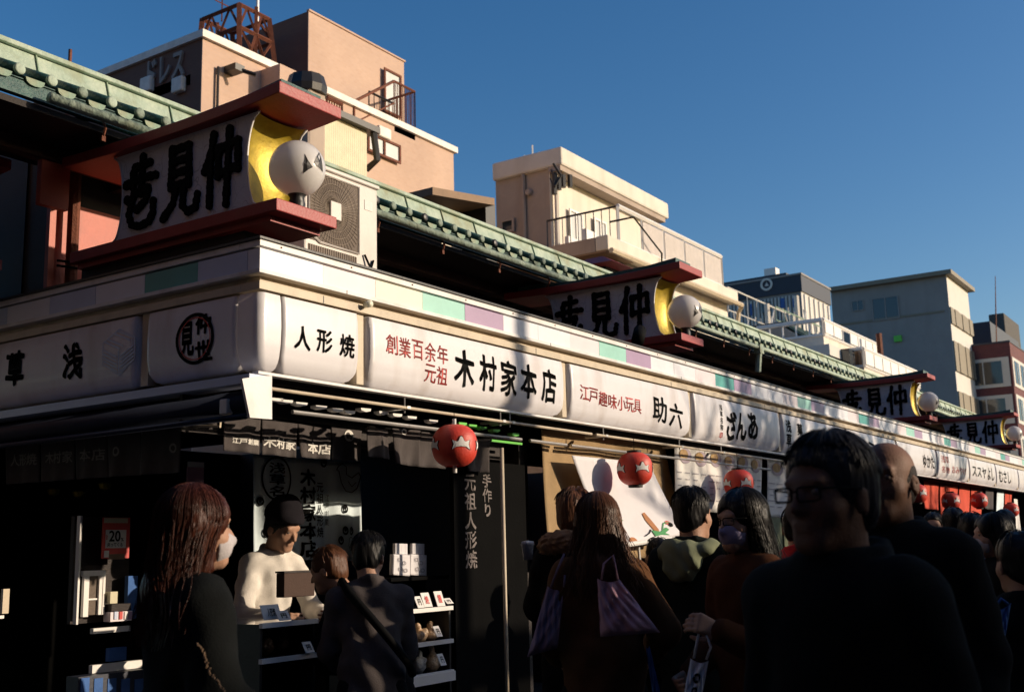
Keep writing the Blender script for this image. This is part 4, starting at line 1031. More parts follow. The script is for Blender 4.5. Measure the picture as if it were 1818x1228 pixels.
# corrugated annex, chimney, mid block
YC = 9.6
a, b = PX(552, 196, YC), PX(650, 236, YC); cz = b[2]
MB().box(a[0], b[0], YC, YC+1.4, 0, cz).build('annex_wall', 'corr', B1)
cr = MB()
n_ = 26
for i in range(n_): x = a[0]+(b[0]-a[0])*i/n_; cr.tube([(x, YC-.005, cz-5), (x, YC-.005, cz)], .045, 5)
cr.build('corrugations', 'corr', B1)['kind'] = 'stuff'
MB().box(a[0]-.1, b[0]+.2, YC-.18, YC+1.4, cz+.001, cz+.12).tube([(b[0]+.1, YC-.1, cz), (b[0]+.2, YC-.1, cz-.5), (b[0]+.25, YC+.2, cz-.6)], .07, 6).build('annex_gutter', 'black_metal', B1)
YD = 8.8
a, b = PX(538, 140, YD), PX(579, 262, YD)
MB().box(a[0]+.12, b[0]+.0, YD, YD+.5, 0, a[2]-.05).build('chimney_duct', 'mauve', B1, bevel=.06)
MB().lathe([(.0, 0), (.34, 0), (.36, .12), (.30, .32), (.0, .36)], ((a[0]+.12+b[0])/2, YD+.25, a[2]-.12), 12).build('chimney_cowl', 'black_metal', B1)
a, b = PX(430, 140, YB-.6), PX(496, 128, YB-.6)
a, b = PX(497, 113, YB-.5), PX(530, 132, YB-.5)
MB().box(a[0], b[0], YB-.5, YB+.5, a[2]-1.6, a[2]).build('roof_box', 'pink', B1)
railing(B1, (PX(580, 190, YB-.4)[0], YB-.4, zt-1.1), (PX(607, 205, YB-.4)[0], YB-.4, zt-1.1), .8, 6, m='rust', r=.03)
# small aerial far left
p = on(124, 108, 'y', 14.0); tag(MB().tube([(p[0], 14, 0), (p[0], 14, on(124, 88, 'y', 14.)[2])], .035, 5).build('roof_aerial', 'rust'), 'thin rusty aerial rising behind the green roof at the far left', 'antenna')

# ---- steel lattice frame on the roof
YL = YB+1.2
lt = empty('steel_lattice_tower', (PX(440, 110, YL)[0], YL, zt), 'rusty steel lattice frame standing on the roof of the pink building', 'steel tower')
tp = [PX(434, 14, YL), PX(487, 38, YL)]
xl0, xl1, zt2 = tp[0][0], tp[1][0], PX(438, 6, YL)[2]
bl0, bl1 = PX(426, 112, YL)[0], PX(505, 112, YL)[0]; zb2 = zt-.6
def leg(x0, y0, x1, y1): MB().tube([(x0, y0, zb2), (x1, y1, zt2)], .07, 4).build('leg', 'rust', lt)
dp = 1.4
corners = [(bl0, YL, xl0, YL+.15), (bl1, YL, xl1, YL+.15), (bl0, YL+dp, xl0, YL+dp-.15), (bl1, YL+dp, xl1, YL+dp-.15)]
for c_ in corners: leg(*c_)
def cp(i, t): x0, y0, x1, y1 = corners[i]; return (x0+(x1-x0)*t, y0+(y1-y0)*t, zb2+(zt2-zb2)*t)
for i, j in ((0, 1), (1, 3), (3, 2), (2, 0)):
    for t in (1, .8): MB().tube([cp(i, t), cp(j, t)], .05, 4).build('beam', 'rust', lt)
    for k_ in range(4):
        f0, f1 = k_/4, (k_+1)/4; A, B_ = np.array(cp(i, 1 if k_ % 2 else .8)), np.array(cp(j, 1 if k_ % 2 else .8)); A2, B2 = np.array(cp(i, .8 if k_ % 2 else 1)), np.array(cp(j, .8 if k_ % 2 else 1))
        MB().tube([A+(B_-A)*f0, A2+(B2-A2)*f1], .032, 4).build('brace', 'rust', lt)
for i, j in ((0, 1), (2, 3)):
    MB().tube([cp(i, 0), cp(j, .8)], .03, 4).build('brace', 'rust', lt) if False else None
    mid = (np.array(cp(i, .8))+np.array(cp(j, .8)))/2
    MB().tube([mid, cp(i, .25)], .04, 4).build('brace', 'rust', lt); MB().tube([mid, cp(j, .25)], .04, 4).build('brace', 'rust', lt)
    MB().tube([mid-np.array((0, 0, -.6)), mid-np.array((0, 0, 2.2))], .05, 4).build('post', 'rust', lt)
for i in (0, 1, 2, 3):
    A = np.array(cp(i, .3)); B_ = np.array(cp(i, .8)); o_ = np.array((.5 if i % 2 == 0 else -.5, 0, 0))
    MB().tube([A, A*.5+B_*.5+o_, B_], .03, 4).build('brace', 'rust', lt)
p = PX(457, 20, YL+1); MB().tube([(p[0], YL+1, zt2-1), (p[0], YL+1, PX(457, -30, YL+1)[2])], .035, 5).build('mast', 'whiterail', lt)
MB().tube([(xl0+.3, YL+1, zt2), (xl0+.3, YL+1, zt2+.6)], .02, 4).tube([(xl0+.1, YL+1, zt2+.4), (xl0+.6, YL+1, zt2+.4)], .015, 4).build('aerial', 'rust', lt)

# ---- B2 little house with brown roof
YH = 7.0
B2 = empty('small_roof_house', (PX(780, 380, YH)[0], YH, 0), 'small cream house with a brown overhanging roof between pink and cream buildings', 'house')
a, b = PX(783, 345, YH), PX(858, 380, YH)
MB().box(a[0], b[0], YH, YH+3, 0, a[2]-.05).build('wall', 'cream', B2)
MB().box(a[0]-.001, a[0]-.0005, YH+.01, YH+3, 0, a[2]).build('side_wall', 'mauve', B2)  # thin darker sheet gives the cream side its shade
q = [PX(768, 332, YH-.7), PX(878, 352, YH-.7)]
zr = q[0][2]
zq = q[1][2]
MB().add([(q[0][0], YH-.7, zr), (q[1][0], YH-.7, zq), (q[1][0], YH+3, zq), (q[0][0], YH+3, zr), (q[0][0], YH-.7, zr-.12), (q[1][0], YH-.7, zq-.12), (q[1][0], YH+3, zq-.12), (q[0][0], YH+3, zr-.12)],
         [(0, 1, 2, 3), (4, 7, 6, 5), (0, 4, 5, 1), (1, 5, 6, 2), (2, 6, 7, 3), (3, 7, 4, 0)]).build('roof', 'brownroof', B2)
z_ = PX(800, 368, YH)[2]; MB().add([(a[0], YH-.02, z_+.1), (b[0], YH-.02, z_-.15), (b[0], YH-.02, z_-.30), (a[0], YH-.02, z_-.05)], [(0, 1, 2, 3)]).box(a[0], b[0], YH-.10, YH-.001, z_-.5, z_-.42).build('wall_band', 'brownroof', B2)
MB().tube([(b[0]-.12, YH-.05, 0), (b[0]-.12, YH-.05, a[2]-.2)], .05, 6).build('downpipe', 'whiterail', B2)
# black block added for the narrow shadow right of it
YG = 6.5
a, b = PX(862, 356, YG), PX(880, 400, YG)
MB().box(a[0], b[0], YG, YG+.8, 0, a[2]).build('shadow_block', 'black_metal', B2)

# ---- B3 cream building with balcony
YU = 9.5
a = PX(976, 302, YU); b = PX(1163, 382, YU); uz = PX(976, 300, YU)[2]
B3 = empty('cream_building', (a[0], YU, 0), 'cream rendered building with a fenced roof terrace in the middle of the skyline', 'building')
UX0, UX1 = a[0], b[0]-.3
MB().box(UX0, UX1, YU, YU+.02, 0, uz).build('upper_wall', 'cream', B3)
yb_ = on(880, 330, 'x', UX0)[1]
MB().box(UX0, UX0+.3, YU+.021, yb_, 0, uz).build('upper_side_wall', 'mauve', B3)  # cream side wall with its shade put into the colour
MB().box(UX0-.12, UX1+.35, YU-.40, yb_+.02, uz+.001, uz+.45).build('roof_slab', 'cream', B3, bevel=.05)
MB().box(UX0-.10, UX1+.2, YU-.35, YU-.02, uz-.12, uz-.001).build('eave_gutter', 'mauve', B3)
MB().tube([(UX0+.10, YU-.10, 0), (UX0+.10, YU-.10, uz-.1)], .06, 6).build('downpipe', 'cream', B3)
yy = on(933, 380, 'x', UX0)[1]; MB().tube([(UX0-.06, yy, 0), (UX0-.06, yy, uz)], .05, 6).build('downpipe', 'mauve', B3)
MB().lathe([(0, -.08), (.07, -.07), (.09, 0), (0, 0)], (UX0-.05, on(941, 343, 'x', UX0)[1], on(941, 343, 'x', UX0)[2]), 10, 'x').build('round_vent', 'mauve', B3)
sidewin(B3, UX0, 912, 392, 895, 412, 'glass', 'mauve', 0)
for px0, px1 in ((1008, 1030), (1052, 1072)):
    wallwin(B3, px0, 375+(px0-1008)*.36, px1, 440+(px1-1030)*.3, YU, 'litglass', 'whiterail', 1, 'door')
# electrical insulators at the corner
el = MB()
for k_, (px, py) in enumerate(((985, 318), (992, 326), (984, 334), (1000, 322), (1012, 322))):
    p = PX(px, py, YU-.35); el.tube([(p[0], YU-.35, p[2]-.15), (p[0], YU-.35, p[2]+.15)], .07, 6); el.tube([(p[0], YU-.35, p[2]), (p[0]+.25, YU-.1, p[2]+.35)], .02, 4)
el.tube([PX(982, 290, YU-.4), PX(996, 312, YU-.5), PX(985, 330, YU-.4), PX(983, 345, YU-.3)], .03, 5)
el.build('wire_bracket', 'black_metal', B3)
for px, t_, hh in ((932, 276, .5), (946, 258, 1.0), (958, 270, .6), (967, 273, .4)):
    p = on(px, 285, 'x', UX0+.3); q = on(px, t_, 'x', UX0+.3); MB().tube([(p[0], p[1], uz+.4), (q[0], p[1], q[2])], .025, 4).build('roof_aerial', 'whiterail', B3)
# lower storey: protruding block
YLo = 7.2
a = PX(1097, 437, YLo); b = PX(1290, 524, YLo); lz = a[2]; LX0, LX1 = a[0], b[0]
MB().box(LX0, LX1, YLo, YLo+.02, 0, lz-.3).build('lower_wall', 'cream', B3)
MB().box(LX0+.001, LX1, YLo+.3, YU, lz-.5, lz-.3).build('terrace_floor', 'concrete', B3)
MB().box(LX1-.3, LX1, YLo+.3, YU+6, 0, lz-.3).build('lower_end_wall', 'cream', B3)
yl_ = on(980, 448, 'x', LX0-1.2)[1]
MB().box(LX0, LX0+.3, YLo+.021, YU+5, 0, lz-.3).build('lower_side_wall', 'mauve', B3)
MB().box(LX0-.9, LX1+.15, YLo-.25, YLo+.05, lz-.299, lz+.02).build('terrace_edge', 'cream', B3, bevel=.03)
MB().box(LX0-.9, LX0-.6, YLo+.051, YU+2, lz-.299, lz+.0).build('terrace_side_edge', 'mauve', B3)
MB().box(LX0-.899, LX0+.3, YLo-.2, YU+2, lz-.34, lz-.3).build('balcony_slab', 'brownroof', B3)
MB().tube([(LX0-.9, YLo-.32, lz-.33), (LX1+.2, YLo-.32, lz-.33), (LX1+.25, YLo-.2, lz-.5), (LX1+.2, YLo-.1, lz-1.2), (LX1+.12, YLo-.06, lz-5)], .06, 6).build('downpipe', 'beige', B3)
fz1 = PX(1090, 368, YLo)[2]; fh = fz1-lz
FX0, FX1 = PX(1090, 400, YLo)[0], PX(1275, 490, YLo)[0]
railing(B3, (FX0, YLo-.1, lz), (FX1, YLo-.1, lz), fh, 5, 'fence_frame', 'whiterail', .04)
M['meshpanel'] = mat('white slatted mesh', (.62, .56, .52), .6, var=.1, bump=.05)
for i in range(1, 5):
    x0 = FX0+(FX1-FX0)*(i)/5+.05; x1 = FX0+(FX1-FX0)*(i+1)/5-.05
    mb = MB()
    for k_ in range(18): xx = x0+(x1-x0)*(k_+.5)/18; mb.box(xx-(x1-x0)/48, xx+(x1-x0)/48, YLo-.115, YLo-.095, lz+.1, lz+fh-.08)
    mb.build('fence_panel', 'meshpanel', B3)
railing(B3, (FX1, YLo-.1, lz), (FX1, YLo+2.5, lz), fh, 6, 'fence_end', 'whiterail', .04)
yR = on(972, 420, 'x', FX0)[1]
railing(B3, (FX0, YLo-.1, lz), (FX0, min(yR, 14), lz), fh, 9, 'balcony_railing', 'black_metal', .018)
MB().tube([(LX0+.6, YLo-.3, lz-1.5), (LX0+.9, YLo-.35, lz-.9), (LX0+1.4, YLo-.3, lz-.5), (LX0+1.5, YLo-.3, lz+.1), (LX0+.4, YLo-.2, lz+.7), (LX0-.5, YLo-.1, lz+.4)], .022, 4).build('loose_cable', 'ink', B3)
# things drying on the balcony
for px, py, hh in ((1020, 437, .55), (1036, 440, .5), (1050, 430, .9)):
    p = PX(px, py, YLo+1.4); MB().box(p[0]-.25, p[0]+.25, YLo+1.4, YLo+1.5, lz, lz+hh).build('drying_board', 'whiterail', B3)
# lantern shaped vent on the shop roof
p = on(1072, 480, 'y', 2.3); ov = empty('roof_ventilator', (p[0], 2.3, 4.0), 'small dark red pagoda shaped roof ventilator behind the second roof sign', 'ventilator')
vz = p[2]
MB().add([(p[0]-.35, 2.0, vz), (p[0]+.35, 2.0, vz), (p[0]+.35, 2.7, vz), (p[0]-.35, 2.7, vz), (p[0]-.1, 2.25, vz+.14), (p[0]+.1, 2.25, vz+.14), (p[0]+.1, 2.45, vz+.14), (p[0]-.1, 2.45, vz+.14)], [(0, 1, 5, 4), (1, 2, 6, 5), (2, 3, 7, 6), (3, 0, 4, 7), (4, 5, 6, 7), (0, 3, 2, 1)]).build('vent_roof', 'redboard', ov)
MB().box(p[0]-.17, p[0]+.17, 2.18, 2.52, 4.0, vz-.001).build('vent_body', 'darkwood', ov)

# ---- B4 navy and white clad building
Y4 = 20.0
c4 = PX(1420, 488, Y4); e4 = PX(1471, 522, Y4); z4 = c4[2]
B4 = empty('striped_building', (c4[0], Y4, 0), 'building with white vertical stripes and a navy sign band on top', 'building')
X4 = c4[0]; X4b = e4[0]; yl4 = on(1287, 505, 'x', X4)[1]
zb4 = PX(1420, 516, Y4)[2]
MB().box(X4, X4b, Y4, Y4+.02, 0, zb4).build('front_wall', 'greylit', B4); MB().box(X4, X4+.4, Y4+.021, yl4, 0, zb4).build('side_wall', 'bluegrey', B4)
MB().box(X4-.1, X4b+.1, Y4-.1, yl4, zb4+.001, z4).build('top_band', 'navy', B4)
MB().box(X4-.15, X4b+.15, Y4-.15, yl4, z4+.001, z4+.12).build('top_coping', 'bluegrey', B4)
mb = None
n4 = 20
for i in range(n4):
    y = Y4+.4+(yl4-Y4-.4)*(i+.3)/n4; wd = (yl4-Y4)/n4*.42
    MB().box(X4-.12, X4-.001, y, y+wd, 0, zb4-.2).build('fin', 'greylit', B4)
for i in range(6):
    x = X4+(X4b-X4)*(i+.5)/6; MB().box(x-.05, x+.05, Y4-.1, Y4-.001, 0, zb4-.1).build('fin', 'whiterail', B4)
p = on(1361, 505, 'x', X4-.12); MB().lathe([(.28, 0), (.42, 0), (.42, -.05), (.28, -.05), (.28, 0)], (X4-.12, p[1], p[2]), 20, 'x').build('round_emblem', 'letterwhite', B4)
p = on(1361, 505, 'x', X4-.14); MB().prism([(-.14, -.1), (.14, -.1), (.0, .16)], lambda u, v, d: (p[0]+d, p[1]-u, p[2]+v), 0, .03).build('emblem_mark', 'letterwhite', B4)
for px0, py0, px1, py1, pn in ((1352, 537, 1370, 553, 'glass'), (1385, 530, 1394, 546, 'blue plastic'), (1407, 530, 1414, 545, 'blue plastic'), (1331, 540, 1336, 560, 'blue plastic')):
    a, b_ = on(px0, py0, 'x', X4-.13), on(px1, py1, 'x', X4-.13); MB().box(X4-.16, X4-.125, a[1], b_[1], b_[2], a[2]).build('window', pn, B4)
p = on(1372, 490, 'x', X4+1); MB().box(X4+.8, X4+2, p[1]-1, p[1]+3.5, z4, z4+.5).build('roof_unit', 'navy', B4)
p = on(1368, 487, 'x', X4+1); MB().box(X4+.9, X4+1.6, p[1]-.4, p[1]+.4, z4+.51, z4+1.0).build('roof_unit', 'whiterail', B4)

# ---- B5 grey building
Y5 = 16.0
c5 = PX(1679, 480, Y5); e5 = PX(1717, 508, Y5); X5 = c5[0]; X5b = e5[0]; z5 = c5[2]; yl5 = on(1474, 507, 'x', X5)[1]
B5 = empty('grey_building', (X5, Y5, 0), 'tall plain grey building with two dark windows and a sunlit ribbed end', 'building')
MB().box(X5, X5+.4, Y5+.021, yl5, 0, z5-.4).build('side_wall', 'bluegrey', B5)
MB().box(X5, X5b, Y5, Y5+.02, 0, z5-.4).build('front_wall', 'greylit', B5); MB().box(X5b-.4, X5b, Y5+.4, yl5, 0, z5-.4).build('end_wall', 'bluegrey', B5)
MB().box(X5-.5, X5b+.5, Y5-.5, yl5, z5-.399, z5-.05).build('roof_slab', 'louvre', B5)
def zy5(py): return PX(1685, py, Y5)[2]
for i, (a, b_) in enumerate(((548, 575), (604, 655), (690, 760))):
    za, zb_ = PX(1690, a, Y5)[2], PX(1690, b_, Y5)[2]
    for k_ in range(6):
        x0 = X5+.0+(X5b-X5)*k_/6; x1 = X5+(X5b-X5)*(k_+1)/6-.05
        MB().box(x0, x1, Y5-.12-.05*(k_ % 2), Y5-.001, zb_, za).build('louvre_panel', 'louvre', B5)
zc = on(1600, 562, 'x', X5)[2]; MB().box(X5-.06, X5-.001, Y5+.4, yl5, zc-.08, zc+.08).build('string_course', 'louvre', B5)
sidewin(B5, X5, 1549, 532, 1596, 563, 'glass', 'bluegrey', 1); sidewin(B5, X5, 1513, 536, 1533, 549, 'glass', 'bluegrey', 1)
p = on(1594, 600, 'x', X5-.1); MB().box(X5-.2, X5-.001, p[1]-.3, p[1]+.3, p[2]-.3, p[2]+.2).build('green_exit_lamp', M['greenplastic'], B5)

# ---- B6 maroon building and aerial
Y6 = 13.0
c6 = PX(1792, 607, Y6); X6 = c6[0]; z6 = c6[2]; yl6 = on(1735, 612, 'x', X6)[1]+3
B6 = empty('maroon_building', (X6, Y6, 0), 'maroon tiled building with white window bands at the right edge', 'building')
MB().box(X6, X6+12, Y6, Y6+.4, 0, z6).box(X6, X6+.4, Y6+.401, yl6, 0, z6).build('wall', 'maroon', B6)
MB().box(X6-.05, X6+12, Y6-.05, yl6, z6+.001, z6+.15).build('coping', 'navy', B6)
M['maroonlit'] = M['maroon']
for (ya, yb2) in ((640, 680), (707, 746), (780, 820)):
    za, zb_ = on(1780, ya, 'x', X6)[2], on(1780, yb2, 'x', X6)[2]
    MB().box(X6-.06, X6-.001, Y6+.2, yl6, zb_-.3, za+.3).build('window_band', 'greylit', B6)
    MB().box(X6+.2, X6+12, Y6-.06, Y6-.001, zb_-.3, za+.3).build('window_band', 'greylit', B6)
    for k_ in range(3):
        y0 = Y6+.8+k_*4.2; w_ = MB().box(X6-.10, X6-.061, y0, y0+2.9, zb_, za).build('window', 'glass', B6); MB().box(X6-.13, X6-.101, y0+1.4, y0+1.5, zb_, za).build('mullion', 'greylit', w_)
    for k_ in range(4):
        x0 = X6+.8+k_*2.8; w_ = MB().box(x0, x0+1.9, Y6-.10, Y6-.061, zb_, za).build('window', 'glass', B6); MB().box(x0+.9, x0+1.0, Y6-.13, Y6-.101, zb_, za).build('mullion', 'greylit', w_)
a = PX(1757, 570, Y6+3); MB().box(a[0], a[0]+14, Y6+3, Y6+10, z6, a[2]).build('roof_house', 'navy', B6)
zr6 = a[2]; a = PX(1782, 555, Y6+4); b_ = PX(1808, 570, Y6+4); MB().box(a[0], b_[0], Y6+4, Y6+5.5, zr6+.001, max(zr6+1, a[2])).build('water_tank', 'concrete', B6, bevel=.1)
p = PX(1767, 490, Y6+3); q_ = PX(1767, 620, Y6+3); tag(MB().tube([(q_[0], Y6+3, z6), (p[0], Y6+3, p[2])], [.10, .03], 5).build('tall_aerial', 'rust'), 'tall thin aerial mast left of the maroon building', 'antenna')

# ---- B7 houses with green sheet roof and white balconies between
Y7 = 9.0
B7 = empty('green_roof_house', (PX(1400, 620, Y7)[0], Y7, 0), 'house with dull green sheet roof just above the copper eaves', 'house')
R0, R1, R2, R3 = PX(1335, 577, Y7+3), PX(1387, 573, Y7+3), PX(1418, 640, Y7), PX(1300, 640, Y7)
# gable wall facing the alley side and sloped roof towards the street
gx = PX(1387, 573, Y7+3)[0]; gz = R1[2]
ez = PX(1415, 615, Y7)[2]
MB().add([(gx, Y7, ez), (gx, Y7+3, gz), (gx, Y7+8, gz), (gx, Y7+8, 0), (gx, Y7, 0)], [(0, 1, 2, 3, 4)]).add([(gx+.3, Y7, ez), (gx+.3, Y7+3, gz), (gx+.3, Y7+8, gz), (gx+.3, Y7+8, 0), (gx+.3, Y7, 0)], [(0, 1, 2, 3, 4)]).build('gable_wall', 'mauve', B7)
MB().add([(gx, Y7-.3, ez-.1), (gx+9, Y7-.3, ez-.1), (gx+9, Y7+3, gz+.05), (gx, Y7+3, gz+.05), (gx, Y7-.3, ez-.25), (gx+9, Y7-.3, ez-.25), (gx+9, Y7+3, gz-.1), (gx, Y7+3, gz-.1)], [(0, 1, 2, 3), (4, 7, 6, 5), (0, 4, 5, 1), (1, 5, 6, 2), (2, 6, 7, 3), (3, 7, 4, 0)]).build('roof', 'greenroof', B7)
for k_ in range(10):
    x = gx+.1+k_*.95; MB().tube([(x, Y7-.3, ez-.06), (x, Y7+3, gz+.09)], .05, 4).build('roof_batten', 'greenroof', B7)
MB().box(gx, gx+9, Y7+3, Y7+8, gz-.2, gz+.04).build('flat_roof', 'concrete', B7)
railing(B7, (gx-3, Y7+4, gz+.1), (gx+6, Y7+4, gz+.1), 1.0, 9, 'roof_railing', 'greylit', .025)
railing(B7, (gx, Y7+3.2, gz+.1), (gx+8, Y7+3.2, gz+.1), .6, 8, 'roof_railing', 'patina', .02)
for px, py, hh in ((1363, 565, 1.5), (1416, 560, 2.2), (1408, 575, 1.0), (1460, 582, 1.1)):
    p = PX(px, py, Y7+3.6); MB().tube([(p[0], Y7+3.6, p[2]-1.2), (p[0], Y7+3.6, p[2]+hh*.4)], .12, 6).build('roof_post', 'cream', B7)
B8 = empty('balcony_house', (PX(1500, 650, 8.)[0], 8, 0), 'jumbled white house with two stepped balconies left of the grey building', 'house')
for (xa, ya, xb, yb2, yv, hgt, nm) in ((1462, 596, 1560, 640, 9.0, None, 'a'), (1534, 652, 1632, 690, 8.0, None, 'b')):
    a, b_ = PX(xa, ya, yv), PX(xb, yb2, yv); z0 = a[2]; h_ = PX(xa, ya-(28 if nm == 'a' else 32), yv)[2]-z0
    MB().box(a[0], b_[0], yv, yv+2.5, z0-.35, z0).build('balcony_slab', 'cream', B8)
    MB().box(a[0]+.2, b_[0]+1.5, yv+.5, yv+3, 0, z0-.351).build('wall', 'cream' if nm == 'a' else 'darkwood', B8)
    railing(B8, (a[0], yv, z0), (b_[0], yv, z0), h_, 6, 'balcony_frame', 'whiterail', .06)
    n_ = 7
    for i in range(n_):
        if i in (2,) and nm == 'a': continue
        x0 = a[0]+(b_[0]-a[0])*i/n_+.05; x1 = a[0]+(b_[0]-a[0])*(i+1)/n_-.05
        MB().box(x0, x1, yv-.08, yv-.04, z0+.12, z0+h_-.08).build('balcony_panel', 'whiterail', B8)
    railing(B8, (a[0], yv, z0), (a[0], yv+2.5, z0), h_, 5, 'balcony_frame', 'whiterail', .06)
a, b_ = PX(1515, 598, 8.4), PX(1572, 640, 8.4); MB().box(a[0], b_[0], 8.4, 10.5, b_[2]-.3, a[2]-1.0).build('dark_awning', 'darkwood', B8)
a = PX(1560, 592, 8.3); MB().tube([(a[0], 8.3, 0), (a[0], 8.3, a[2])], .12, 6).build('awning_post', 'rust', B8)
a, b_ = PX(1472, 610, 8.6), PX(1500, 640, 8.6); MB().box(a[0], b_[0], 8.6, 9.4, b_[2], a[2]).build('white_box_room', 'greylit', B8)
a, b_ = PX(1507, 618, 8.3), PX(1520, 660, 8.3); MB().box(a[0], b_[0], 8.3, 8.9, b_[2]-1, a[2]).build('dark_window', 'glass', B8)
a, b_ = PX(1521, 622, 8.3), PX(1532, 665, 8.3); MB().box(a[0], b_[0], 8.25, 8.9, b_[2]-1, a[2]).build('brown_column', 'brownroof', B8)
cl = MB(); rnd = random.Random(3)
for k_ in range(34):
    px = rnd.uniform(1300, 1470); py = 590+(px-1300)*.05+rnd.uniform(-22, 8); p = PX(px, py, Y7+4.5+rnd.random()*2)
    hh = rnd.uniform(.2, .9); cl.tube([p, p+np.array((rnd.uniform(-.6, .6), 0, hh))], .04, 4)
cl.build('roof_clutter', 'greylit', B7)['kind'] = 'stuff'

# ================================================================== OTHER SIDE OF THE STREET (shades the lower street)
def opposite(x0, x1, label):
    e = empty('opposite_shop_row', ((x0+x1)/2, -8.5, 0), label, 'shop row', 'rows of shops across the street')
    MB().box(x0, x1, -8.4, -8.2, 2.2, 2.95).build('fascia', 'white_box', e)
    MB().box(x0, x1, -11.0, -8.6, 0, 3.0).build('wall', 'darkwood', e)
    MB().box(x0, x1, -9.9, -9.7, 3.0, 3.75).build('upper_wall', 'vermilion', e)
    MB().add([(x0, -9.4, 3.8), (x1, -9.4, 3.8), (x1, -9.9, 4.22), (x0, -9.9, 4.22), (x1, -11, 4.22), (x0, -11, 4.22)], [(0, 1, 2, 3), (3, 2, 4, 5)]).build('roof', 'teal_copper', e)
    return e
opposite(-16, 1.95, 'long shop row across the street behind the photographer')
opposite(7.0, 40, 'second shop row across the street beyond the side lane')
E3 = empty('lane_house', (5, -17, 0), 'two storey house closing the lane across the street', 'house')
MB().box(-14, 30, -22, -16, 0, 5.55).build('wall', 'mauve', E3)
MB().box(-14.3, 30.3, -22.3, -15.8, 5.551, 5.7).build('roof', 'brownroof', E3)
lp = empty('street_lamp', (6.35, -7.0, 0), 'street lamp post on the far side of the street', 'street lamp')
MB().tube([(6.35, -7, 0), (6.35, -7, 5.4)], [.07, .06], 10).build('post', 'black_metal', lp)
MB().lathe([(.02, 4.15), (.12, 4.2), (.15, 4.4), (.10, 4.62), (.02, 4.65)], (6.35, -7, 0), 12).build('lamp_head', 'globe', lp)
# other block of the row, across the alley to the left of the camera
e = empty('neighbour_shop_row', (-14, 2, 0), 'neighbouring block of shops across the side alley', 'shop row', None)
MB().box(-26, -4.4, 0, 5, 0, 3.6).build('wall', 'darkwood', e); MB().box(-26, -4.3, -.1, 0, 2.24, 2.85).build('fascia', 'mauve', e)
MB().box(-26, -5.4, .8, 16, 3.61, 14).build('skylight_block', 'pinkdark', e)  # upper mass added to cut skylight over the alley
for q_, lb in (((-40, 1.2, -24, -11.2, 16), 'unseen tall block added behind the shop row across the street to cut skylight'), ((-60, -22, -9, 14, 20), 'unseen tall block added behind the photographer to cut skylight')):  # unseen blocks added to keep skylight off the street
    e = empty('sky_blocker', ((q_[0]+q_[1])/2, (q_[2]+q_[3])/2, 0), lb, 'building')
    MB().box(q_[0], q_[1], q_[2], q_[3], 0, q_[4]).build('wall', 'pinkdark', e); MB().box(q_[0]-.2, q_[1]+.2, q_[2]-.2, q_[3]+.2, q_[4]+.001, q_[4]+.3).build('roof', 'concrete', e)
# bare trees on the far side; their shadow falls on the signs to the right
def tree(x, y, h, seed, label):
    r = random.Random(seed); t = empty('street_tree', (x, y, 0), label, 'tree', 'bare trees across the street')
    tr = MB(); br = MB()
    def grow(p, d, L, rad, lv, mb):
        pts = [p]; n = 4
        for i in range(n):
            d = d+Vector((r.uniform(-.15, .15), r.uniform(-.15, .15), r.uniform(-.05, .12))); d.normalize(); pts.append(pts[-1]+d*L/n)
        mb.tube([tuple(q) for q in pts], [rad*(1-.45*i/n) for i in range(n+1)], 6 if lv < 2 else 4, False)
        if lv < 4:
            for k_ in range(4 if lv else 7):
                q = pts[r.randint(2, n)]; a = r.uniform(0, 2*pi); nd = (d+Vector((cos(a), sin(a), r.uniform(-.1, .4)))*r.uniform(.6, .95)).normalized()
                grow(q, nd, L*r.uniform(.5, .7), rad*.56, lv+1, br)
        return pts
    grow(Vector((x, y, 0)), Vector((0, 0, 1)), h*.5, .15, 0, tr)
    tr.build('trunk', 'darkwood', t, smooth=True); br.build('crown', 'darkwood', t, smooth=True)
tree(11.6, -8.4, 6.4, 21, 'bare tree across the street a little behind its neighbours'); tree(10.9, -7.7, 6.4, 4, 'bare tree across the street nearer the lane'); tree(13.2, -8.0, 7.0, 9, 'bare tree across the street in the middle'); tree(18.5, -8.0, 6.5, 12, 'bare tree across the street farther along')

# ================================================================== SHOP FITTINGS
def quad_cloth(name, px, ax, v, m, parent=None, wave=.012, nw=3, nu=24, nv=12, thick=.004, sag=0, bow=0, seed=0):
    """hanging cloth between four photo corners (TL, TR, BR, BL) on a plane; gentle folds, real thickness"""
    P = [on(x, y, ax, v) for x, y in px]; k = 'xyz'.index(ax)
    def fn(u, t):
        p = P[0]*(1-u)*(1-t)+P[1]*u*(1-t)+P[2]*u*t+P[3]*(1-u)*t; p = p.copy()
        p[k] += wave*sin(u*nw*2*pi+seed)*(t**.6)+wave*.5*sin(u*nw*4.3*pi+seed*2+t*2)*t+bow*t*t
        p[2] -= sag*4*u*(1-u)
        return p
    return MB().grid(fn, nu, nv).build(name, m, parent, smooth=True, solid=thick), fn
def on_cloth(fn, s, u0, u1, t0, t1, m, parent, out=(0, -.006, 0), **k):
    """flat print laid over a cloth patch"""
    mbv = []
    o = lettering(s, (0, 0, 0), 1, 1, (1, 0, 0), (0, 1, 0), m, None, depth=0, **k)
    if o is None: return
    me = o.data; org = np.array(o.location)
    for v in me.vertices:
        x, y = v.co.x+org[0]+.5, v.co.y+org[1]+.5
        p = fn(min(1, max(0, u0+(u1-u0)*x)), min(1, max(0, t1-(t1-t0)*y)))+np.array(out)
        v.co = p-np.array(wloc(parent))
    o.location = (0, 0, 0); o.parent = parent; o.name = 'print'
    return o
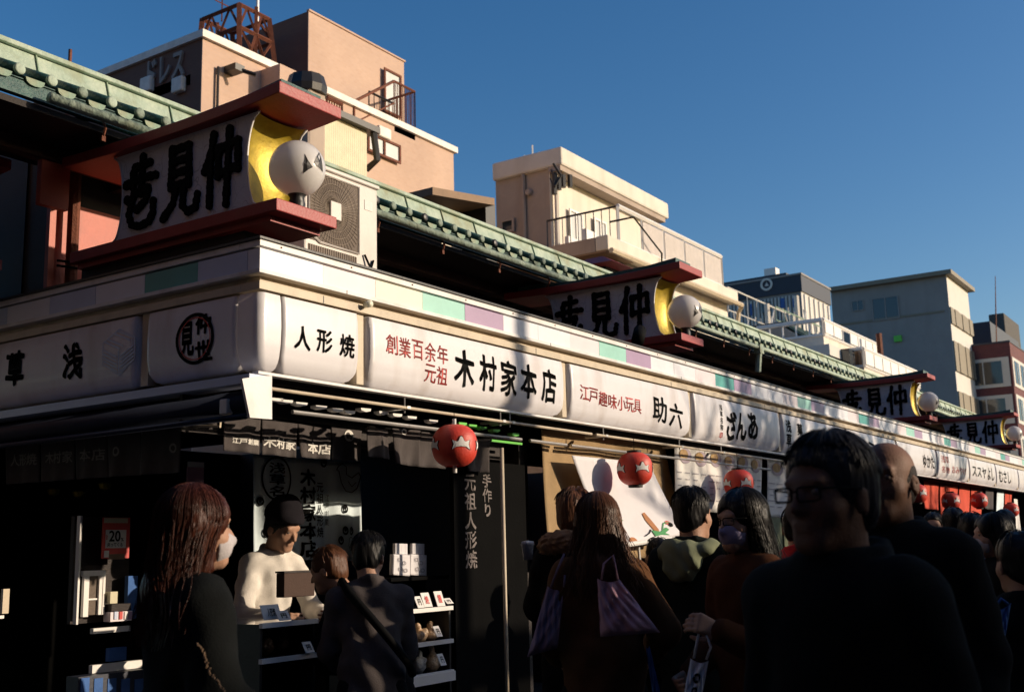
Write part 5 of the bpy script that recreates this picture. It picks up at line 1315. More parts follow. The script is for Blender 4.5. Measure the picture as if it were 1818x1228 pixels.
def blob_print(fn, u, t, ru, rt, m, parent, n=18, out=(0, -.006, 0), ring=0, name='print', pts=None):
    mb = MB(); P = []
    if pts: P = [fn(u+a*ru, t+b*rt)+np.array(out) for a, b in pts]; mb.add(P, [tuple(range(len(P)))])
    elif ring:
        for k_ in range(n):
            a0, a1 = 2*pi*k_/n, 2*pi*(k_+1)/n
            mb.add([fn(u+ru*f*cos(a), t+rt*f*sin(a))+np.array(out) for a, f in ((a0, 1), (a1, 1), (a1, ring), (a0, ring))], [(0, 1, 2, 3)])
    else: mb.add([fn(u+ru*cos(2*pi*k_/n), t+rt*sin(2*pi*k_/n))+np.array(out) for k_ in range(n)], [tuple(range(n))])
    return mb.build(name, m, parent)
def crest(fn, u, t, r, asp, m1, m2, par):   # round comma crest
    blob_print(fn, u, t, r, r*asp, m1, par)
    blob_print(fn, u-r*.25, t, r*.45, r*.55*asp, m2, par, out=(0, -.008, 0)); blob_print(fn, u+r*.3, t+r*.3*asp, r*.3, r*.4*asp, m2, par, out=(0, -.008, 0))
# charcoal noren, left piece
nr = empty('noren_curtain', (.3, .42, 1.8), 'charcoal split curtain with white characters above the shop assistant', 'curtain')
strips = [((398, 733), (463, 741), (461, 806), (398, 799), '江戸創業', .22, .96, .62, .78), ((465, 741), (528, 752), (525, 812), (467, 806), '木村家', .02, .98, .50, .80),
          ((529, 752), (586, 762), (584, 815), (531, 811), '本店', .28, .98, .50, .86), ((588, 757), (642, 764), (640, 818), (590, 816), None, 0, 0, 0, 0)]
for i, (a, b, c_, d, s, u0, u1, t0, t1) in enumerate(strips):
    cl_, fn = quad_cloth('cloth_strip', (a, b, c_, d), 'y', .42, 'noren', nr, wave=.010, nw=1.2, seed=i*2)
    if s: on_cloth(fn, s, u0, u1, t0, t1, 'letterwhite', nr, bold=.03, brush=.006)
    else: crest(fn, .55, .22, .14, 1.3, 'letterwhite', 'noren', nr)
MB().tube([on(392, 733, 'y', .43), on(648, 765, 'y', .43)], .008, 6).build('curtain_rod', 'ink', nr)
nr = empty('noren_curtain', (1.4, .25, 1.8), 'dark split curtain hanging behind the largest red lantern', 'curtain')
for i, q in enumerate((((652, 758), (688, 763), (692, 815), (655, 810)), ((696, 760), (746, 764), (742, 828), (700, 822)), ((748, 766), (800, 772), (792, 832), (743, 828)), ((828, 778), (869, 780), (866, 838), (829, 836)))):
    cl_, fn = quad_cloth('cloth_strip', q, 'y', .25, 'noren', nr, wave=.012, nw=1.0, seed=i*3+1)
    if i == 1: crest(fn, .4, .08, .1, .9, 'letterwhite', 'noren', nr)
MB().tube([on(648, 757, 'y', .26), on(872, 781, 'y', .26)], .008, 6).build('curtain_rod', 'ink', nr)
PB(MB().box(-.05, 2.66, .45, .47, 1.99, 2.2), 'sun_stop_board', 'darkwood')  # added board, stops sun slipping over the noren onto the banner
# alley-side noren with dim lettering
nr = empty('noren_curtain', (.1, 1.6, 1.8), 'dark curtain in shade along the alley side with faint characters', 'curtain')
for i, (xa, xb) in enumerate(((10, 70), (72, 132), (134, 190), (192, 250), (252, 322))):
    y0 = 812-xa*.07; cl_, fn = quad_cloth('cloth_strip', ((xa, y0-32), (xb, y0-36), (xb, y0+44), (xa, y0+48)), 'x', .16, 'noren', nr, wave=.01, nw=1, seed=i)
    s = {0: '焼', 1: '木村', 2: '家', }.get(i)
    if i < 3: on_cloth(fn, ('人形焼', '木村家', '本店')[i], .15, .95, .35, .62, 'letterdim', nr, out=(-.006, 0, 0), bold=.02, brush=.006)
    else: 
        blob_print(fn, (.3, .8)[i-3], .45, .10, .11, 'letterdim', nr, out=(-.006, 0, 0), ring=.55)
# pale blue banner behind the assistant
bn = empty('blue_shop_banner', (1.0, 1.75, 1.4), 'pale blue cotton banner with black vertical characters behind the shop assistant', 'banner')
cl_, fn = quad_cloth('cloth', ((450, 806), (640, 822), (641, 995), (452, 992)), 'y', 1.25, 'bluecloth', bn, wave=.018, nw=3.5, nu=60, nv=16)
on_cloth(fn, '木村家本店', .40, .535, .10, .98, 'ink', bn, out=(0, -.012, 0), vertical=True, bold=.03, brush=.006)
on_cloth(fn, '元祖人形焼', .545, .62, .22, .78, 'ink', bn, out=(0, -.012, 0), vertical=True, bold=.015)
on_cloth(fn, '江戸創業', .64, .68, .34, .66, 'ink', bn, out=(0, -.012, 0), vertical=True, bold=.0)
blob_print(fn, .19, .22, .13, .22, 'ink', bn, 36, (0, -.012, 0), .9, 'ring')
on_cloth(fn, '浅草名', .12, .26, .06, .40, 'ink', bn, out=(0, -.012, 0), vertical=True, bold=.02)
for u, t in ((.62, .03), (.05, .45), (.82, .48), (.82, .70), (.90, .70), (.77, .80), (.94, .86), (.1, .75)):
    blob_print(fn, u, t, .032, .045, 'ink', bn, 16, (0, -.012, 0), .55, 'crest'); blob_print(fn, u, t-.01, .014, .02, 'ink', bn, 10, (0, -.013, 0), 0, 'crest')
def curve_print(fn, pts, wd, m, par, out=(0, -.012, 0)):
    mb = MB()
    for (a, b), (c_, d) in zip(pts, pts[1:]):
        L = hypot(c_-a, d-b)+1e-6; nx, ny = -(d-b)/L*wd, (c_-a)/L*wd
        mb.add([fn(a+nx, b+ny)+np.array(out), fn(c_+nx, d+ny)+np.array(out), fn(c_-nx, d-ny)+np.array(out), fn(a-nx, b-ny)+np.array(out)], [(0, 1, 2, 3)])
    return mb.build('line_drawing', m, par)
curve_print(fn, [(.76, .05), (.80, .02), (.84, .05), (.84, .13), (.90, .16), (.97, .10), (.99, .14), (.96, .26), (.90, .31), (.83, .30), (.78, .22), (.76, .10), (.74, .09), (.76, .05)], .004, 'ink', bn)
curve_print(fn, [(.86, .20), (.90, .25), (.95, .20)], .003, 'ink', bn)
curve_print(fn, [(.86, .78), (.90, .76), (.94, .80), (.93, .88), (.88, .90), (.85, .85), (.86, .78)], .003, 'ink', bn)
# dark wall hanging with vertical lettering
wh = empty('wall_hanging', (2.2, .28, 1.2), 'tall black hanging with vertical grey brush characters right of the noren', 'banner')
a, b = on(805, 838, 'y', .30), on(890, 838, 'y', .30)
MB().box(a[0], 2.66, .30, .33, 0, 1.95).build('cloth', 'noren' if False else 'dark', wh)
def wl(s, px, p0, p1, w_, n=1):
    A, B_ = on(px, p0, 'y', .296), on(px, p1, 'y', .296)
    lettering(s, ((A[0]+B_[0])/2, .296, (A[2]+B_[2])/2), w_, A[2]-B_[2], (1, 0, 0), (0, 0, 1), M.setdefault('greyprint', mat('grey print', (.20, .17, .16), .8, bump=0)), wh, vertical=True, bold=.015, depth=0, brush=.004)
wl('元祖人形焼', 836, 838, 1010, .12); wl('手作り', 865, 840, 918, .10)
tag(MB().tube([(on(893, 900, 'y', -.03)[0], -.03, 0), (on(893, 900, 'y', -.03)[0], -.03, on(893, 795, 'y', -.03)[2])], .012, 8).build('banner_pole', 'beige', smooth=True), 'thin tan pole beside the black hanging at the shop divide', 'pole')

# ---- red lanterns
def lantern(px, py, yv, label, caps='white', s_=1., cord_top=2.16):
    c = on(px, py, 'y', yv); R_ = .123*s_; Hh = .112*s_
    e = empty('red_lantern', (c[0], yv, c[2]-Hh), label, 'lantern', 'red paper lanterns under the sign boxes')
    pr = []
    N = 44
    for i in range(N+1):
        t = -1+2*i/N; r = R_*(max(0, 1-abs(t*.93)**2.7))**.5*(1+.008*cos(i*pi)); pr.append((max(.03, r), t*Hh))
    MB().lathe(pr, c, 36).build('shade', 'lantern', e, smooth=True)
    def sf(a, z, o=.004):   # point on the shade
        t = z/Hh; r = R_*(max(0, 1-abs(t*.93)**2.7))**.5+o
        return (c[0]+r*cos(a), c[1]+r*sin(a), c[2]+z)
    shape = [(-.95, .42), (-.62, .12), (-.30, .30), (-.14, .70), (0, .80), (.14, .70), (.30, .30), (.62, .12), (.95, .42), (.80, -.05), (.98, -.60), (.55, -.32), (0, -.25), (-.55, -.32), (-.98, -.60), (-.80, -.05)]
    ctr = (0, .02)
    for a0 in (radians(234), radians(309), radians(20), radians(150)):
        for sc_, m_, o in ((1.10, 'ink', .0025), (.98, 'paper', .0045)):
            mb = MB(); rings = []
            for f in (1, .66, .33):
                rings.append([sf(a0+u*.46*sc_*f if False else a0+(ctr[0]+(u-ctr[0])*f)*.43*sc_, ((ctr[1]+(v-ctr[1])*f)*.052*sc_)*s_, o) for u, v in shape])
            n = len(shape); vs = sum(rings, [])+[sf(a0, ctr[1]*.052*s_, o)]
            fs = [(k_*n+i, k_*n+(i+1) % n, (k_+1)*n+(i+1) % n, (k_+1)*n+i) for k_ in range(2) for i in range(n)]+[(2*n+i, 2*n+(i+1) % n, 3*n) for i in range(n)]
            mb.add(vs, fs).build('crest_outline' if m_ == 'ink' else 'crest', m_, e)
    if caps == 'white':
        MB().tube([(c[0], yv, c[2]+Hh*.95), (c[0], yv, c[2]+Hh+.035)], .011, 10).build('top_spindle', 'paper', e); MB().tube([(c[0], yv, c[2]-Hh*.95), (c[0], yv, c[2]-Hh-.035)], .011, 10).build('bottom_spindle', 'paper', e)
    else:
        for z0 in (Hh*.93, -Hh*.93-.024): MB().lathe([(.050*s_, z0), (.052*s_, z0+.024), (.046*s_, z0+.024), (.046*s_, z0)], c, 20).build('cap_ring', 'black_metal', e)
    MB().tube([(c[0], yv, c[2]+Hh), (c[0], yv, cord_top)], .0025, 4).build('cord', 'ink', e)
    return e
lantern(807, 791, -.10, 'largest red paper lantern with pale crest, hanging in front of the dark noren')
lantern(1127, 832, -.10, 'red lantern with black caps in front of the beige cloth banner', 'black')
lantern(1311, 858, -.10, 'red lantern half hidden behind the masked woman, before the white posters', 'black')
lantern(1628, 876, -.10, 'small red lantern just right of the bald man', 'black')
lantern(1688, 889, -.12, 'small distant red lantern before the red curtains, left of a pair', 'black')
lantern(1738, 888, -.12, 'small distant red lantern before the red curtains, right of a pair', 'black')
lantern(1795, 905, -.12, 'farthest dark red lantern near the right edge', 'black')

# ---- beige banner with white sheet
bb = empty('beige_banner', (3.1, .16, 1.2), 'large beige cloth hung beneath the second light box sign', 'banner')
cl_, fn = quad_cloth('cloth', ((961, 755), (1180, 787), (1218, 985), (968, 1000)), 'y', .22, 'beigecloth', bb, wave=.022, nw=2.2, nu=50, nv=24, bow=-.05)
MB().tube([on(958, 756, 'y', .20), on(1183, 788, 'y', .20)], .010, 6).build('rod', 'beige', bb)
ws = empty('white_painted_sheet', (3.1, .05, 1.2), 'white sheet painted with small vegetables hanging on the beige cloth', 'poster')
cl_, fn = quad_cloth('sheet', ((1015, 808), (1153, 822), (1207, 950), (1072, 972)), 'y', .10, 'whitecloth', ws, wave=.004, nw=1, nu=30, nv=20, bow=-.06)
M['carrot'] = mat('orange brown print', (.42, .17, .06), .8, bump=0); M['leafprint'] = mat('green print', (.06, .30, .10), .8, bump=0)
blob_print(fn, .60, .80, .045, .14, 'carrot', ws, pts=[(-1, -1), (-.2, -1.1), (.6, -.3), (1.2, .5), (.8, .9), (-.2, .5), (-1, -.4)], out=(0, -.008, 0))
blob_print(fn, .66, .90, .10, .05, 'leafprint', ws, pts=[(-1, -.6), (0, 0), (1, -.9), (1.3, -.2), (.5, .5), (1, 1.2), (0, .8), (-.9, 1)], out=(0, -.010, 0))
blob_print(fn, .20, .72, .09, .04, 'leafprint', ws, pts=[(-1, -1), (0, -.3), (1, 0), (.2, .5), (-1, 1)], out=(0, -.008, 0))
blob_print(fn, .85, .83, .03, .03, 'ink', ws, out=(0, -.009, 0)); blob_print(fn, .82, .80, .035, .025, 'inkred', ws, out=(0, -.008, 0)); blob_print(fn, .10, .60, .03, .05, 'leafprint', ws, out=(0, -.008, 0))
blob_print(fn, .28, .97, .05, .05, 'carrot', ws, out=(0, -.008, 0)); curve_print(fn, [(.70, .88), (.76, .80), (.84, .80)], .006, 'leafprint', ws, out=(0, -.01, 0)); curve_print(fn, [(.45, .93), (.52, .90), (.56, .86)], .006, 'ink', ws, out=(0, -.01, 0))
MB().tube([on(1072, 973, 'y', .02), on(1190, 955, 'y', .02)], .018, 8).build('roller', 'paper', ws)
tag(MB().tube([on(1133, 960, 'y', .1), on(1137, 1010, 'y', .1)], .012, 6).build('sheet_stand', 'whiterail'), 'short white stand pole below the painted white sheet', 'pole')

# ---- white posters with food pictures
M['foodprint'] = mat('golden brown print', (.48, .30, .10), .6, col2=(.16, .07, .03), scale=25, c2amt=.5, bump=0); M['plateprint'] = mat('mauve plate print', (.42, .34, .40), .6, bump=0)
def poster(q, n, label, yv=.12):
    e = empty('white_poster', tuple(on(*q[3], 'y', yv)), label, 'poster')
    cl_, fn = quad_cloth('sheet', q, 'y', yv, 'paper', e, wave=.006, nw=2, nu=30, nv=14)
    for i in range(n):
        u = (i+.65)/(n+.2); t = .16+.02*(i % 2)
        blob_print(fn, u, t, .36/n, .12, 'plateprint', e, out=(0, -.007, 0)); blob_print(fn, u-.02, t-.02, .26/n, .08, 'foodprint', e, out=(0, -.009, 0))
    for r_ in range(5):
        for i in range(n*2):
            u = (i+.5)/(n*2); w_ = .2/n*(.6+random.random()*.5); t = .42+r_*.10
            if random.random() < .8: blob_print(fn, u, t, w_, .008, M.setdefault('palegrey', mat('grey print lines', (.42, .40, .42), .8, bump=0)), e, pts=[(-1, -1), (1, -1), (1, 1), (-1, 1)], out=(0, -.007, 0))
poster(((1197, 788), (1353, 810), (1350, 914), (1200, 905)), 6, 'wide white poster with six small food pictures above the crowd')
poster(((1362, 814), (1440, 826), (1440, 922), (1363, 917)), 3, 'white poster with food pictures left of the man with glasses')
poster(((1446, 826), (1520, 838), (1520, 925), (1446, 920)), 3, 'white poster hidden behind the head of the man with glasses')
a = on(1362, 918, 'y', .12); tag(MB().box(a[0], a[0]+.35, .12, .5, .4, a[2]).box(a[0]+.4, a[0]+1.2, .12, .5, .4, a[2]-.05).build('shop_shelf', 'olive cloth'), 'dull green shelf end below the white posters', 'shelf')

# ---- red curtains far along, and hanging goods beyond
M['redcloth'] = mat('vermilion cotton', (.62, .07, .03), .9, var=.15, bump=.1)
rc = empty('red_curtain', tuple(on(1690, 910, 'y', .15)), 'bright red split curtain under the distant signs right of the bald man', 'curtain')
for i, q in enumerate((((1640, 853), (1666, 857), (1666, 905), (1642, 902)), ((1669, 857), (1701, 862), (1698, 930), (1672, 920)), ((1703, 862), (1722, 864), (1722, 938), (1704, 930)), ((1724, 865), (1744, 868), (1742, 945), (1724, 940)))):
    quad_cloth('cloth_strip', q, 'y', .2, 'redcloth', rc, wave=.02, nw=1, seed=i)
for i, (q, m_, lb) in enumerate(((((1750, 868), (1764, 870), (1764, 905), (1750, 902)), 'noren', 'grey patterned cloth hanging right of the red curtain'), (((1770, 872), (1782, 874), (1782, 912), (1770, 910)), 'bluecloth', 'faded blue cloth among the hanging goods at the far right'),
                          (((1800, 885), (1806, 886), (1812, 950), (1806, 950)), 'paper', 'narrow white vertical banner by the right edge'), (((1784, 876), (1796, 878), (1796, 900), (1785, 900)), 'redcloth', 'small red cloth hanging near the far lanterns'))):
    e = empty('hanging_cloth', tuple(on(*q[3], 'y', .15)), lb, 'hanging cloth'); quad_cloth('cloth', q, 'y', .15, m_, e, wave=.02, nw=1)

# ---- counters and display cases of the first shop
M['snack'] = mat('wrapped sweets', (.58, .36, .20), .22, col2=(.60, .50, .38), scale=18, c2amt=.5, bump=.2)
M['snackdark'] = mat('dark bean sweets', (.10, .045, .025), .3, var=.3, scale=20, bump=.2)
M['boxbrown'] = mat('brown card', (.055, .026, .016), .8, bump=.05)
M['cupplastic'] = mat('clear plastic cup', (.28, .30, .36), .15, var=.2, scale=30, bump=.1)
M['cellophane'] = mat('cellophane', (.75, .70, .62), .12, var=.1, scale=20, bump=.3)
def case(xa, xb, y0, y1, levels, label, seed, ztop):
    e = empty('display_case', ((xa+xb)/2, (y0+y1)/2, 0), label, 'display case'); r = random.Random(seed)
    MB().box(xa, xb, y0+.02, y1, 0, levels[-1]-.16).build('base', 'darkwood', e)
    for x_ in (xa, xb-.015): MB().box(x_, x_+.015, y0, y1, levels[-1]-.159, ztop).build('side_frame', 'black_metal', e)
    MB().box(xa, xb, y1-.02, y1, levels[-1]-.159, ztop-.001).build('back', 'dark', e)
    for li, z in enumerate(levels):
        MB().box(xa+.0151, xb-.0151, y0+.005, y1-.021, z-.02, z).build('shelf', 'glass', e)
        MB().box(xa-.003, xb+.003, y0-.018, y0+.0045, z-.016, z+.006).build('shelf_edge', 'whiterail', e)
    return e
ORDW = ['leftmost', 'second from left', 'third from left', 'fourth from left', 'fifth from left', 'sixth from left', 'rightmost']
def bags_on(e, xa, xb, y0, y1, z, n, seed, mm=('snack', 'cellophane', 'snackdark'), grp='wrapped sweets on the shelves', label=''):
    r = random.Random(seed)
    for i in range(n):
        x = xa+(xb-xa)*(i+.5)/n+r.uniform(-.01, .01); y = y0+(y1-y0)*(.3+.35*(i % 2)); w_ = r.uniform(.040, .054); hh = r.uniform(.06, .095)
        s = SDF(); s.ell((x, y, z+hh*.5), (w_, w_*.8, hh*.55), .01)
        for k_ in range(3): s.ell((x+r.uniform(-.03, .03), y+r.uniform(-.02, .02), z+hh*r.uniform(.5, .9)), (.02, .02, .02), .008)
        s.cone((x, y, z+hh*.8), (x+r.uniform(-.015, .015), y, z+hh*1.35), .010, .018, .01)
        o = sdf_obj(s, 'snack_bag', r.choice(mm), None, .009, None, lambda a, b, c: .003*np.sin(a*150)*np.sin(c*130))
        tag(o, label[0]+' '+(ORDW[i] if n > 1 else '')+label[1], 'snack bag', grp)
def card(px, py, yv, w_, h_, label, red=False, lean=.3, txt='円'):
    p = on(px, py, 'y', yv); e = empty('price_card', (p[0], yv, p[2]-h_/2), label, 'price card', 'white price cards on the display cases')
    MB().add([(p[0]-w_/2, yv-.02, p[2]-h_/2), (p[0]+w_/2, yv-.02, p[2]-h_/2), (p[0]+w_/2, yv+.01, p[2]+h_/2), (p[0]-w_/2, yv+.01, p[2]+h_/2), (p[0]-w_/2, yv-.017, p[2]-h_/2), (p[0]+w_/2, yv-.017, p[2]-h_/2), (p[0]+w_/2, yv+.013, p[2]+h_/2), (p[0]-w_/2, yv+.013, p[2]+h_/2)], [(0, 1, 2, 3), (4, 7, 6, 5), (0, 4, 5, 1), (2, 6, 7, 3), (0, 3, 7, 4), (1, 5, 6, 2)]).build('card', 'paper', e)
    k = np.array((0, .3, .954)) if True else 0
    lettering(txt, (p[0], yv-.008, p[2]), w_*.45, h_*.6, (1, 0, 0), tuple(np.array((0, .03, h_))/hypot(.03, h_)), 'inkred' if red else 'ink', e, bold=.02, depth=0)
yc = .10
xa, xb = on(706, 1100, 'y', yc)[0], on(800, 1100, 'y', yc)[0]
z1, z2, z3 = on(760, 1080, 'y', yc)[2], on(760, 1140, 'y', yc)[2], on(760, 1196, 'y', yc)[2]
dc = case(xa, xb, yc, yc+.5, (z1, z2, z3), 'display case with three lit shelves of wrapped sweets right of the grey jacket man', 1, z1)
MB().box(xa, xb, yc-.03, yc-.019, z3-.05, z3-.0).build('front_tray', 'whiterail', dc)
bags_on(dc, xa+.03, xb-.02, yc, yc+.3, z2+.001, 7, 5, label=('bag of sweets,', ' on the middle shelf of the lit display case'))
bags_on(dc, xa+.03, xb-.02, yc, yc+.3, z3+.001, 7, 6, label=('bag of sweets,', ' on the bottom shelf of the lit display case'))
bags_on(dc, xa+.02, xa+.18, yc+.15, yc+.4, z1+.007, 3, 7, ('cellophane', 'snack'), label=('cellophane bag,', ' on top of the lit display case'))
card(743, 1068, yc, .055, .06, 'first blank looking price card from the left on top of the lit case'); card(756, 1064, yc, .07, .075, 'middle red lettered price card on top of the lit case', True, txt='焼'); card(779, 1062, yc, .07, .08, 'right red lettered price card on top of the lit case', True, txt='饅')
card(712, 1127, yc-.02, .05, .06, 'price card at the left end of the middle shelf'); card(776, 1120, yc-.02, .05, .055, 'price card at the right end of the middle shelf')
card(783, 1170, yc-.02, .05, .06, 'tilted price card on the bottom shelf'); card(795, 1066, yc+.05, .06, .03, 'bluish card at the right end of the case top')
# left case in front of the assistant
yl_c = .20
xa2, xb2 = on(462, 1110, 'y', yl_c)[0], on(560, 1110, 'y', yl_c)[0]
zc1, zc2 = on(510, 1104, 'y', yl_c)[2], on(540, 1162, 'y', yl_c)[2]
dc2 = case(xa2, xb2, yl_c, yl_c+.55, (zc1, zc2, zc2-.24), 'dark display case below the shop assistant with white shelf edges', 2, zc1)
card(480, 1086, yl_c+.1, .12, .07, 'slanted white card on the counter near the assistant', txt='人形焼'); card(502, 1092, yl_c+.05, .08, .045, 'bluish card on the counter before the assistant')
card(546, 1148, yl_c-.02, .06, .05, 'white card on the shelf end below the assistant')
bags_on(dc2, xa2+.05, xb2-.05, yl_c+.05, yl_c+.4, zc2+.007, 5, 8, ('snackdark',), label=('dark wrapped sweet,', ' inside the shaded counter case'))
# paper gift packages on the back shelf
for i, (px, lb) in enumerate(((710, 'left white paper gift bag with grey prints on the back shelf'), (740, 'right white paper gift bag with grey prints on the back shelf'))):
    e = empty('gift_bag', tuple(on(px, 1020, 'y', .5)), lb, 'paper bag'); quad = ((px-14, 983), (px+14, 985), (px+14, 1022), (px-15, 1020))
    cl_, fn = quad_cloth('front', quad, 'y', .5, 'whitecloth', e, wave=.002, nw=1, thick=.03); 
    for u, t in ((.35, .25), (.6, .4), (.4, .7), (.7, .75)): blob_print(fn, u, t, .13, .10, M['palegrey'], e, out=(0, -.02, 0), ring=.6)
    quad_cloth('flap', ((px-10, 964), (px+11, 965), (px+11, 984), (px-10, 983)), 'y', .51, 'whitecloth', e, wave=.001, thick=.02)
a = on(690, 1022, 'y', .5); b = on(765, 1024, 'y', .5); tag(MB().box(a[0]-.05, b[0]+.1, .62, .9, 0, a[2]-.01).box(a[0]-.05, b[0]+.1, .44, .62, a[2]-.03, a[2]-.0101).build('back_counter', 'dark'), 'dark back counter carrying the two gift bags', 'counter')

# side return of the alley window, facing the street: lit poster, frames and goods
YW = 1.6
sw = empty('corner_display_window', tuple(on(185, 1100, 'y', YW)), 'narrow glazed display window at the alley side with a white framed opening', 'display window')
a, b = on(143, 915, 'y', YW), on(236, 1100, 'y', YW)
MB().box(a[0], b[0], YW+.05, YW+.08, b[2], a[2]).build('backing', 'darkwood', sw)
MB().box(a[0]-.006, a[0]+.006, YW-.01, YW+.02, b[2], a[2]).build('left_mullion', 'whiterail', sw)
def fbox(px0, py0, px1, py1, name, m, t=.02, yv=YW, par=sw):
    A, B_ = on(px0, py0, 'y', yv), on(px1, py1, 'y', yv); return MB().box(A[0], B_[0], yv-t, yv, B_[2], A[2]).build(name, m, par)
fbox(144, 1013, 184, 1021, 'frame_head', 'whiterail'); fbox(146, 1022, 152, 1094, 'frame_stile', 'whiterail'); fbox(173, 1022, 177, 1090, 'frame_stile', 'whiterail'); fbox(178.5, 1022, 181, 1090, 'frame_stile', 'whiterail')
fbox(152, 1022, 173, 1090, 'frosted_pane', 'acdark', .005); fbox(153, 1062, 172, 1064, 'shelf_line', 'whiterail', .012)
fbox(184, 1086, 222, 1100, 'sweet_boxes', 'ppink', .06); fbox(186, 1050, 198, 1070, 'wood_tray', 'corr', .05); fbox(186, 1072, 220, 1082, 'dark_tray', 'darkwood', .06)
for i, px in enumerate((190, 199, 208, 216)): fbox(px, 1085, px+5, 1098, 'sweet_packet', ('pblue', 'inkred', 'paper', 'purple')[i], .066)
fbox(222, 1022, 236, 1097, 'blue_bag', 'blue plastic', .03)
fbox(160, 1115, 226, 1119, 'shelf_edge', 'whiterail', .03); fbox(158, 1180, 246, 1184, 'shelf_edge', 'whiterail', .03); fbox(2, 1045, 11, 1088, 'far_frame', 'beige', .02); fbox(-5, 1092, 3, 1097, 'far_clip', 'whiterail', .02)
fbox(118, 1200, 240, 1240, 'blue_boxes', 'navy', .1); fbox(188, 1150, 218, 1170, 'blue_cloth', 'blue plastic', .03)
for i in range(5): fbox(122+i*24, 1202+i*.5, 136+i*24, 1236, 'box_label', 'blue plastic', .104)
ps = empty('sale_poster', tuple(on(204, 990, 'y', YW-.05)), 'red and white 20 percent poster behind glass at the alley side', 'poster')
fbox(182, 918, 228, 990, 'sheet', 'inkred', .004, YW-.05, ps); fbox(184, 919, 226, 928, 'yellow_strip', 'corr', .006, YW-.05, ps); fbox(187, 940, 222, 972, 'white_patch', 'paper', .006, YW-.05, ps); fbox(184, 977, 192, 989, 'corner_tag', 'paper', .006, YW-.05, ps); fbox(192, 983, 220, 992, 'lower_strip', 'brownroof', .006, YW-.05, ps)
def pl(s, px, py, w_, h_, m):
    p = on(px, py, 'y', YW-.06); lettering(s, (p[0], YW-.06, p[2]), w_, h_, (1, 0, 0), (0, 0, 1), m, ps, bold=.02, depth=0)
pl('20', 204, 951, .075, .060, 'ink'); pl('%', 217, 957, .018, .02, 'ink'); pl('戻ってくる', 204, 966, .10, .022, 'ink'); pl('最大', 190, 953, .012, .03, 'inkred')
p = on(348, 836, 'y', 1.0); e = empty('hanging_tag', tuple(p), 'small pink and white tag in sunlight above the long haired woman', 'tag')
MB().box(p[0]-.055, p[0]+.055, 1.0, 1.01, p[2]-.06, p[2]+.02).build('pink_half', 'pink canvas', e); MB().box(p[0]-.05, p[0]+.055, 1.0, 1.01, p[2]+.021, p[2]+.05).build('white_half', 'paper', e)
# small brass cups added for reflections glimmering in the shop ceiling
for i, (px, py) in enumerate(((52, 886), (95, 880), (140, 884), (186, 870))):
    p = on(px, py, 'x', .9); tag(MB().lathe([(.0, 0), (.03, .01), (.04, .04), (.02, .05), (0, .05)], p, 10).build('brass_glint_cup', 'gold'), None); 
    COL.objects[-1]['label'] = ['brass cup for a glimmer in the dark alley window, farthest left', 'brass cup for a glimmer in the dark alley window, second from left', 'brass cup for a glimmer in the dark alley window, third from left', 'brass cup for a glimmer in the dark alley window, nearest the poster'][i]; COL.objects[-1]['category'] = 'lamp'

# ================================================================== PEOPLE
def place(px, ptop, dist, yaw_deg, lean=0.):
    """standing spot so that the head sits under this photo point, and the height that gives its top"""
    yaw = radians(yaw_deg); p = at(px, ptop, dist); z = p[2]
    k = 1.0
    for _ in range(3):
        top = 1.735-.25*abs(lean)*.66; k = z/top
    off = (lean*.665+.02)*k
    return (p[0]-cos(yaw)*off, p[1]-sin(yaw)*off, 0), yaw, 1.70*k
def P_(px, pt, dist, yaw, label, cloth_m, lean=0., **kw):
    loc, y, h = place(px, pt, dist, yaw, lean)
    return person(loc, y, h, label, cloth_m, lean=lean, **kw)
G_ = 'shoppers in the street'
down = [((-.24, -.02, 1.10), (-.20, .12, .88)), ((.24, -.02, 1.10), (.20, .12, .88))]
P_(352, 854, 3.35, -24, 'woman with long reddish brown hair and white mask at the left, in a black coat', 'black coat cloth', hair='long', hair_m='hairbrown', mask='mask cloth', female=True, bulk=1.35, coat_len=.45, seed=1, hres=.005, strands=420, hairlen=.36, head=(.10, .0, 0), arms=[((-.24, .02, 1.12), (-.10, .22, 1.02)), ((.25, .02, 1.12), (.12, .22, 1.02))])
st_, _, _ = P_(502, 889, 6.6, 262, 'shop assistant in a white sweatshirt and dark cap leaning over the counter', 'white sweatshirt', lean=.30, hair='short', hair_m='hairblack', cap='navy cap cloth', female=True, coat_len=.86, bulk=.62, seed=2, hands=.8, head=(.12, -.45, .05), hres=.006, strands=120, foldamp=.010,
   arms=[((-.27, .20, 1.08), (-.16, .40, 1.06)), ((.27, .18, 1.06), (.16, .40, 1.05))])
P_(583, 966, 5.95, 110, 'short customer with tousled brown hair bending over the counter', 'dark wool', lean=.55, hair='short', hair_m='hairbrown2', female=True, seed=3, coat_len=.6, strands=160, head=(0, -.35, 0), arms=[((-.20, .38, 1.02), (-.12, .58, 1.00)), ((.24, .30, .95), (.10, .55, .95))])
gm_, Tg, Jg = P_(654, 940, 5.55, 48, 'man in a grey jacket with a black cross body strap, seen from behind', 'grey jacket cloth', lean=.22, hair='short', hair_m='hairblack', seed=4, coat_len=.58, bulk=.8, hres=.0055, strands=220, head=(-.35, -.30, 0), foldamp=.009, arms=[((-.24, .12, 1.08), (-.14, .34, .98)), ((.235, .16, 1.06), (.12, .36, 1.0))])
o0 = np.array(wloc(gm_))
MB().tube([np.array(Jg(*q))+o0 for q in ((-.145, .06, 1.44), (-.15, -.03, 1.462), (-.12, -.105, 1.40), (-.02, -.165, 1.27), (.08, -.178, 1.14), (.17, -.15, 1.02), (.20, -.06, .96))], .020, 8).build('cross_body_strap', 'ink', gm_, smooth=True)
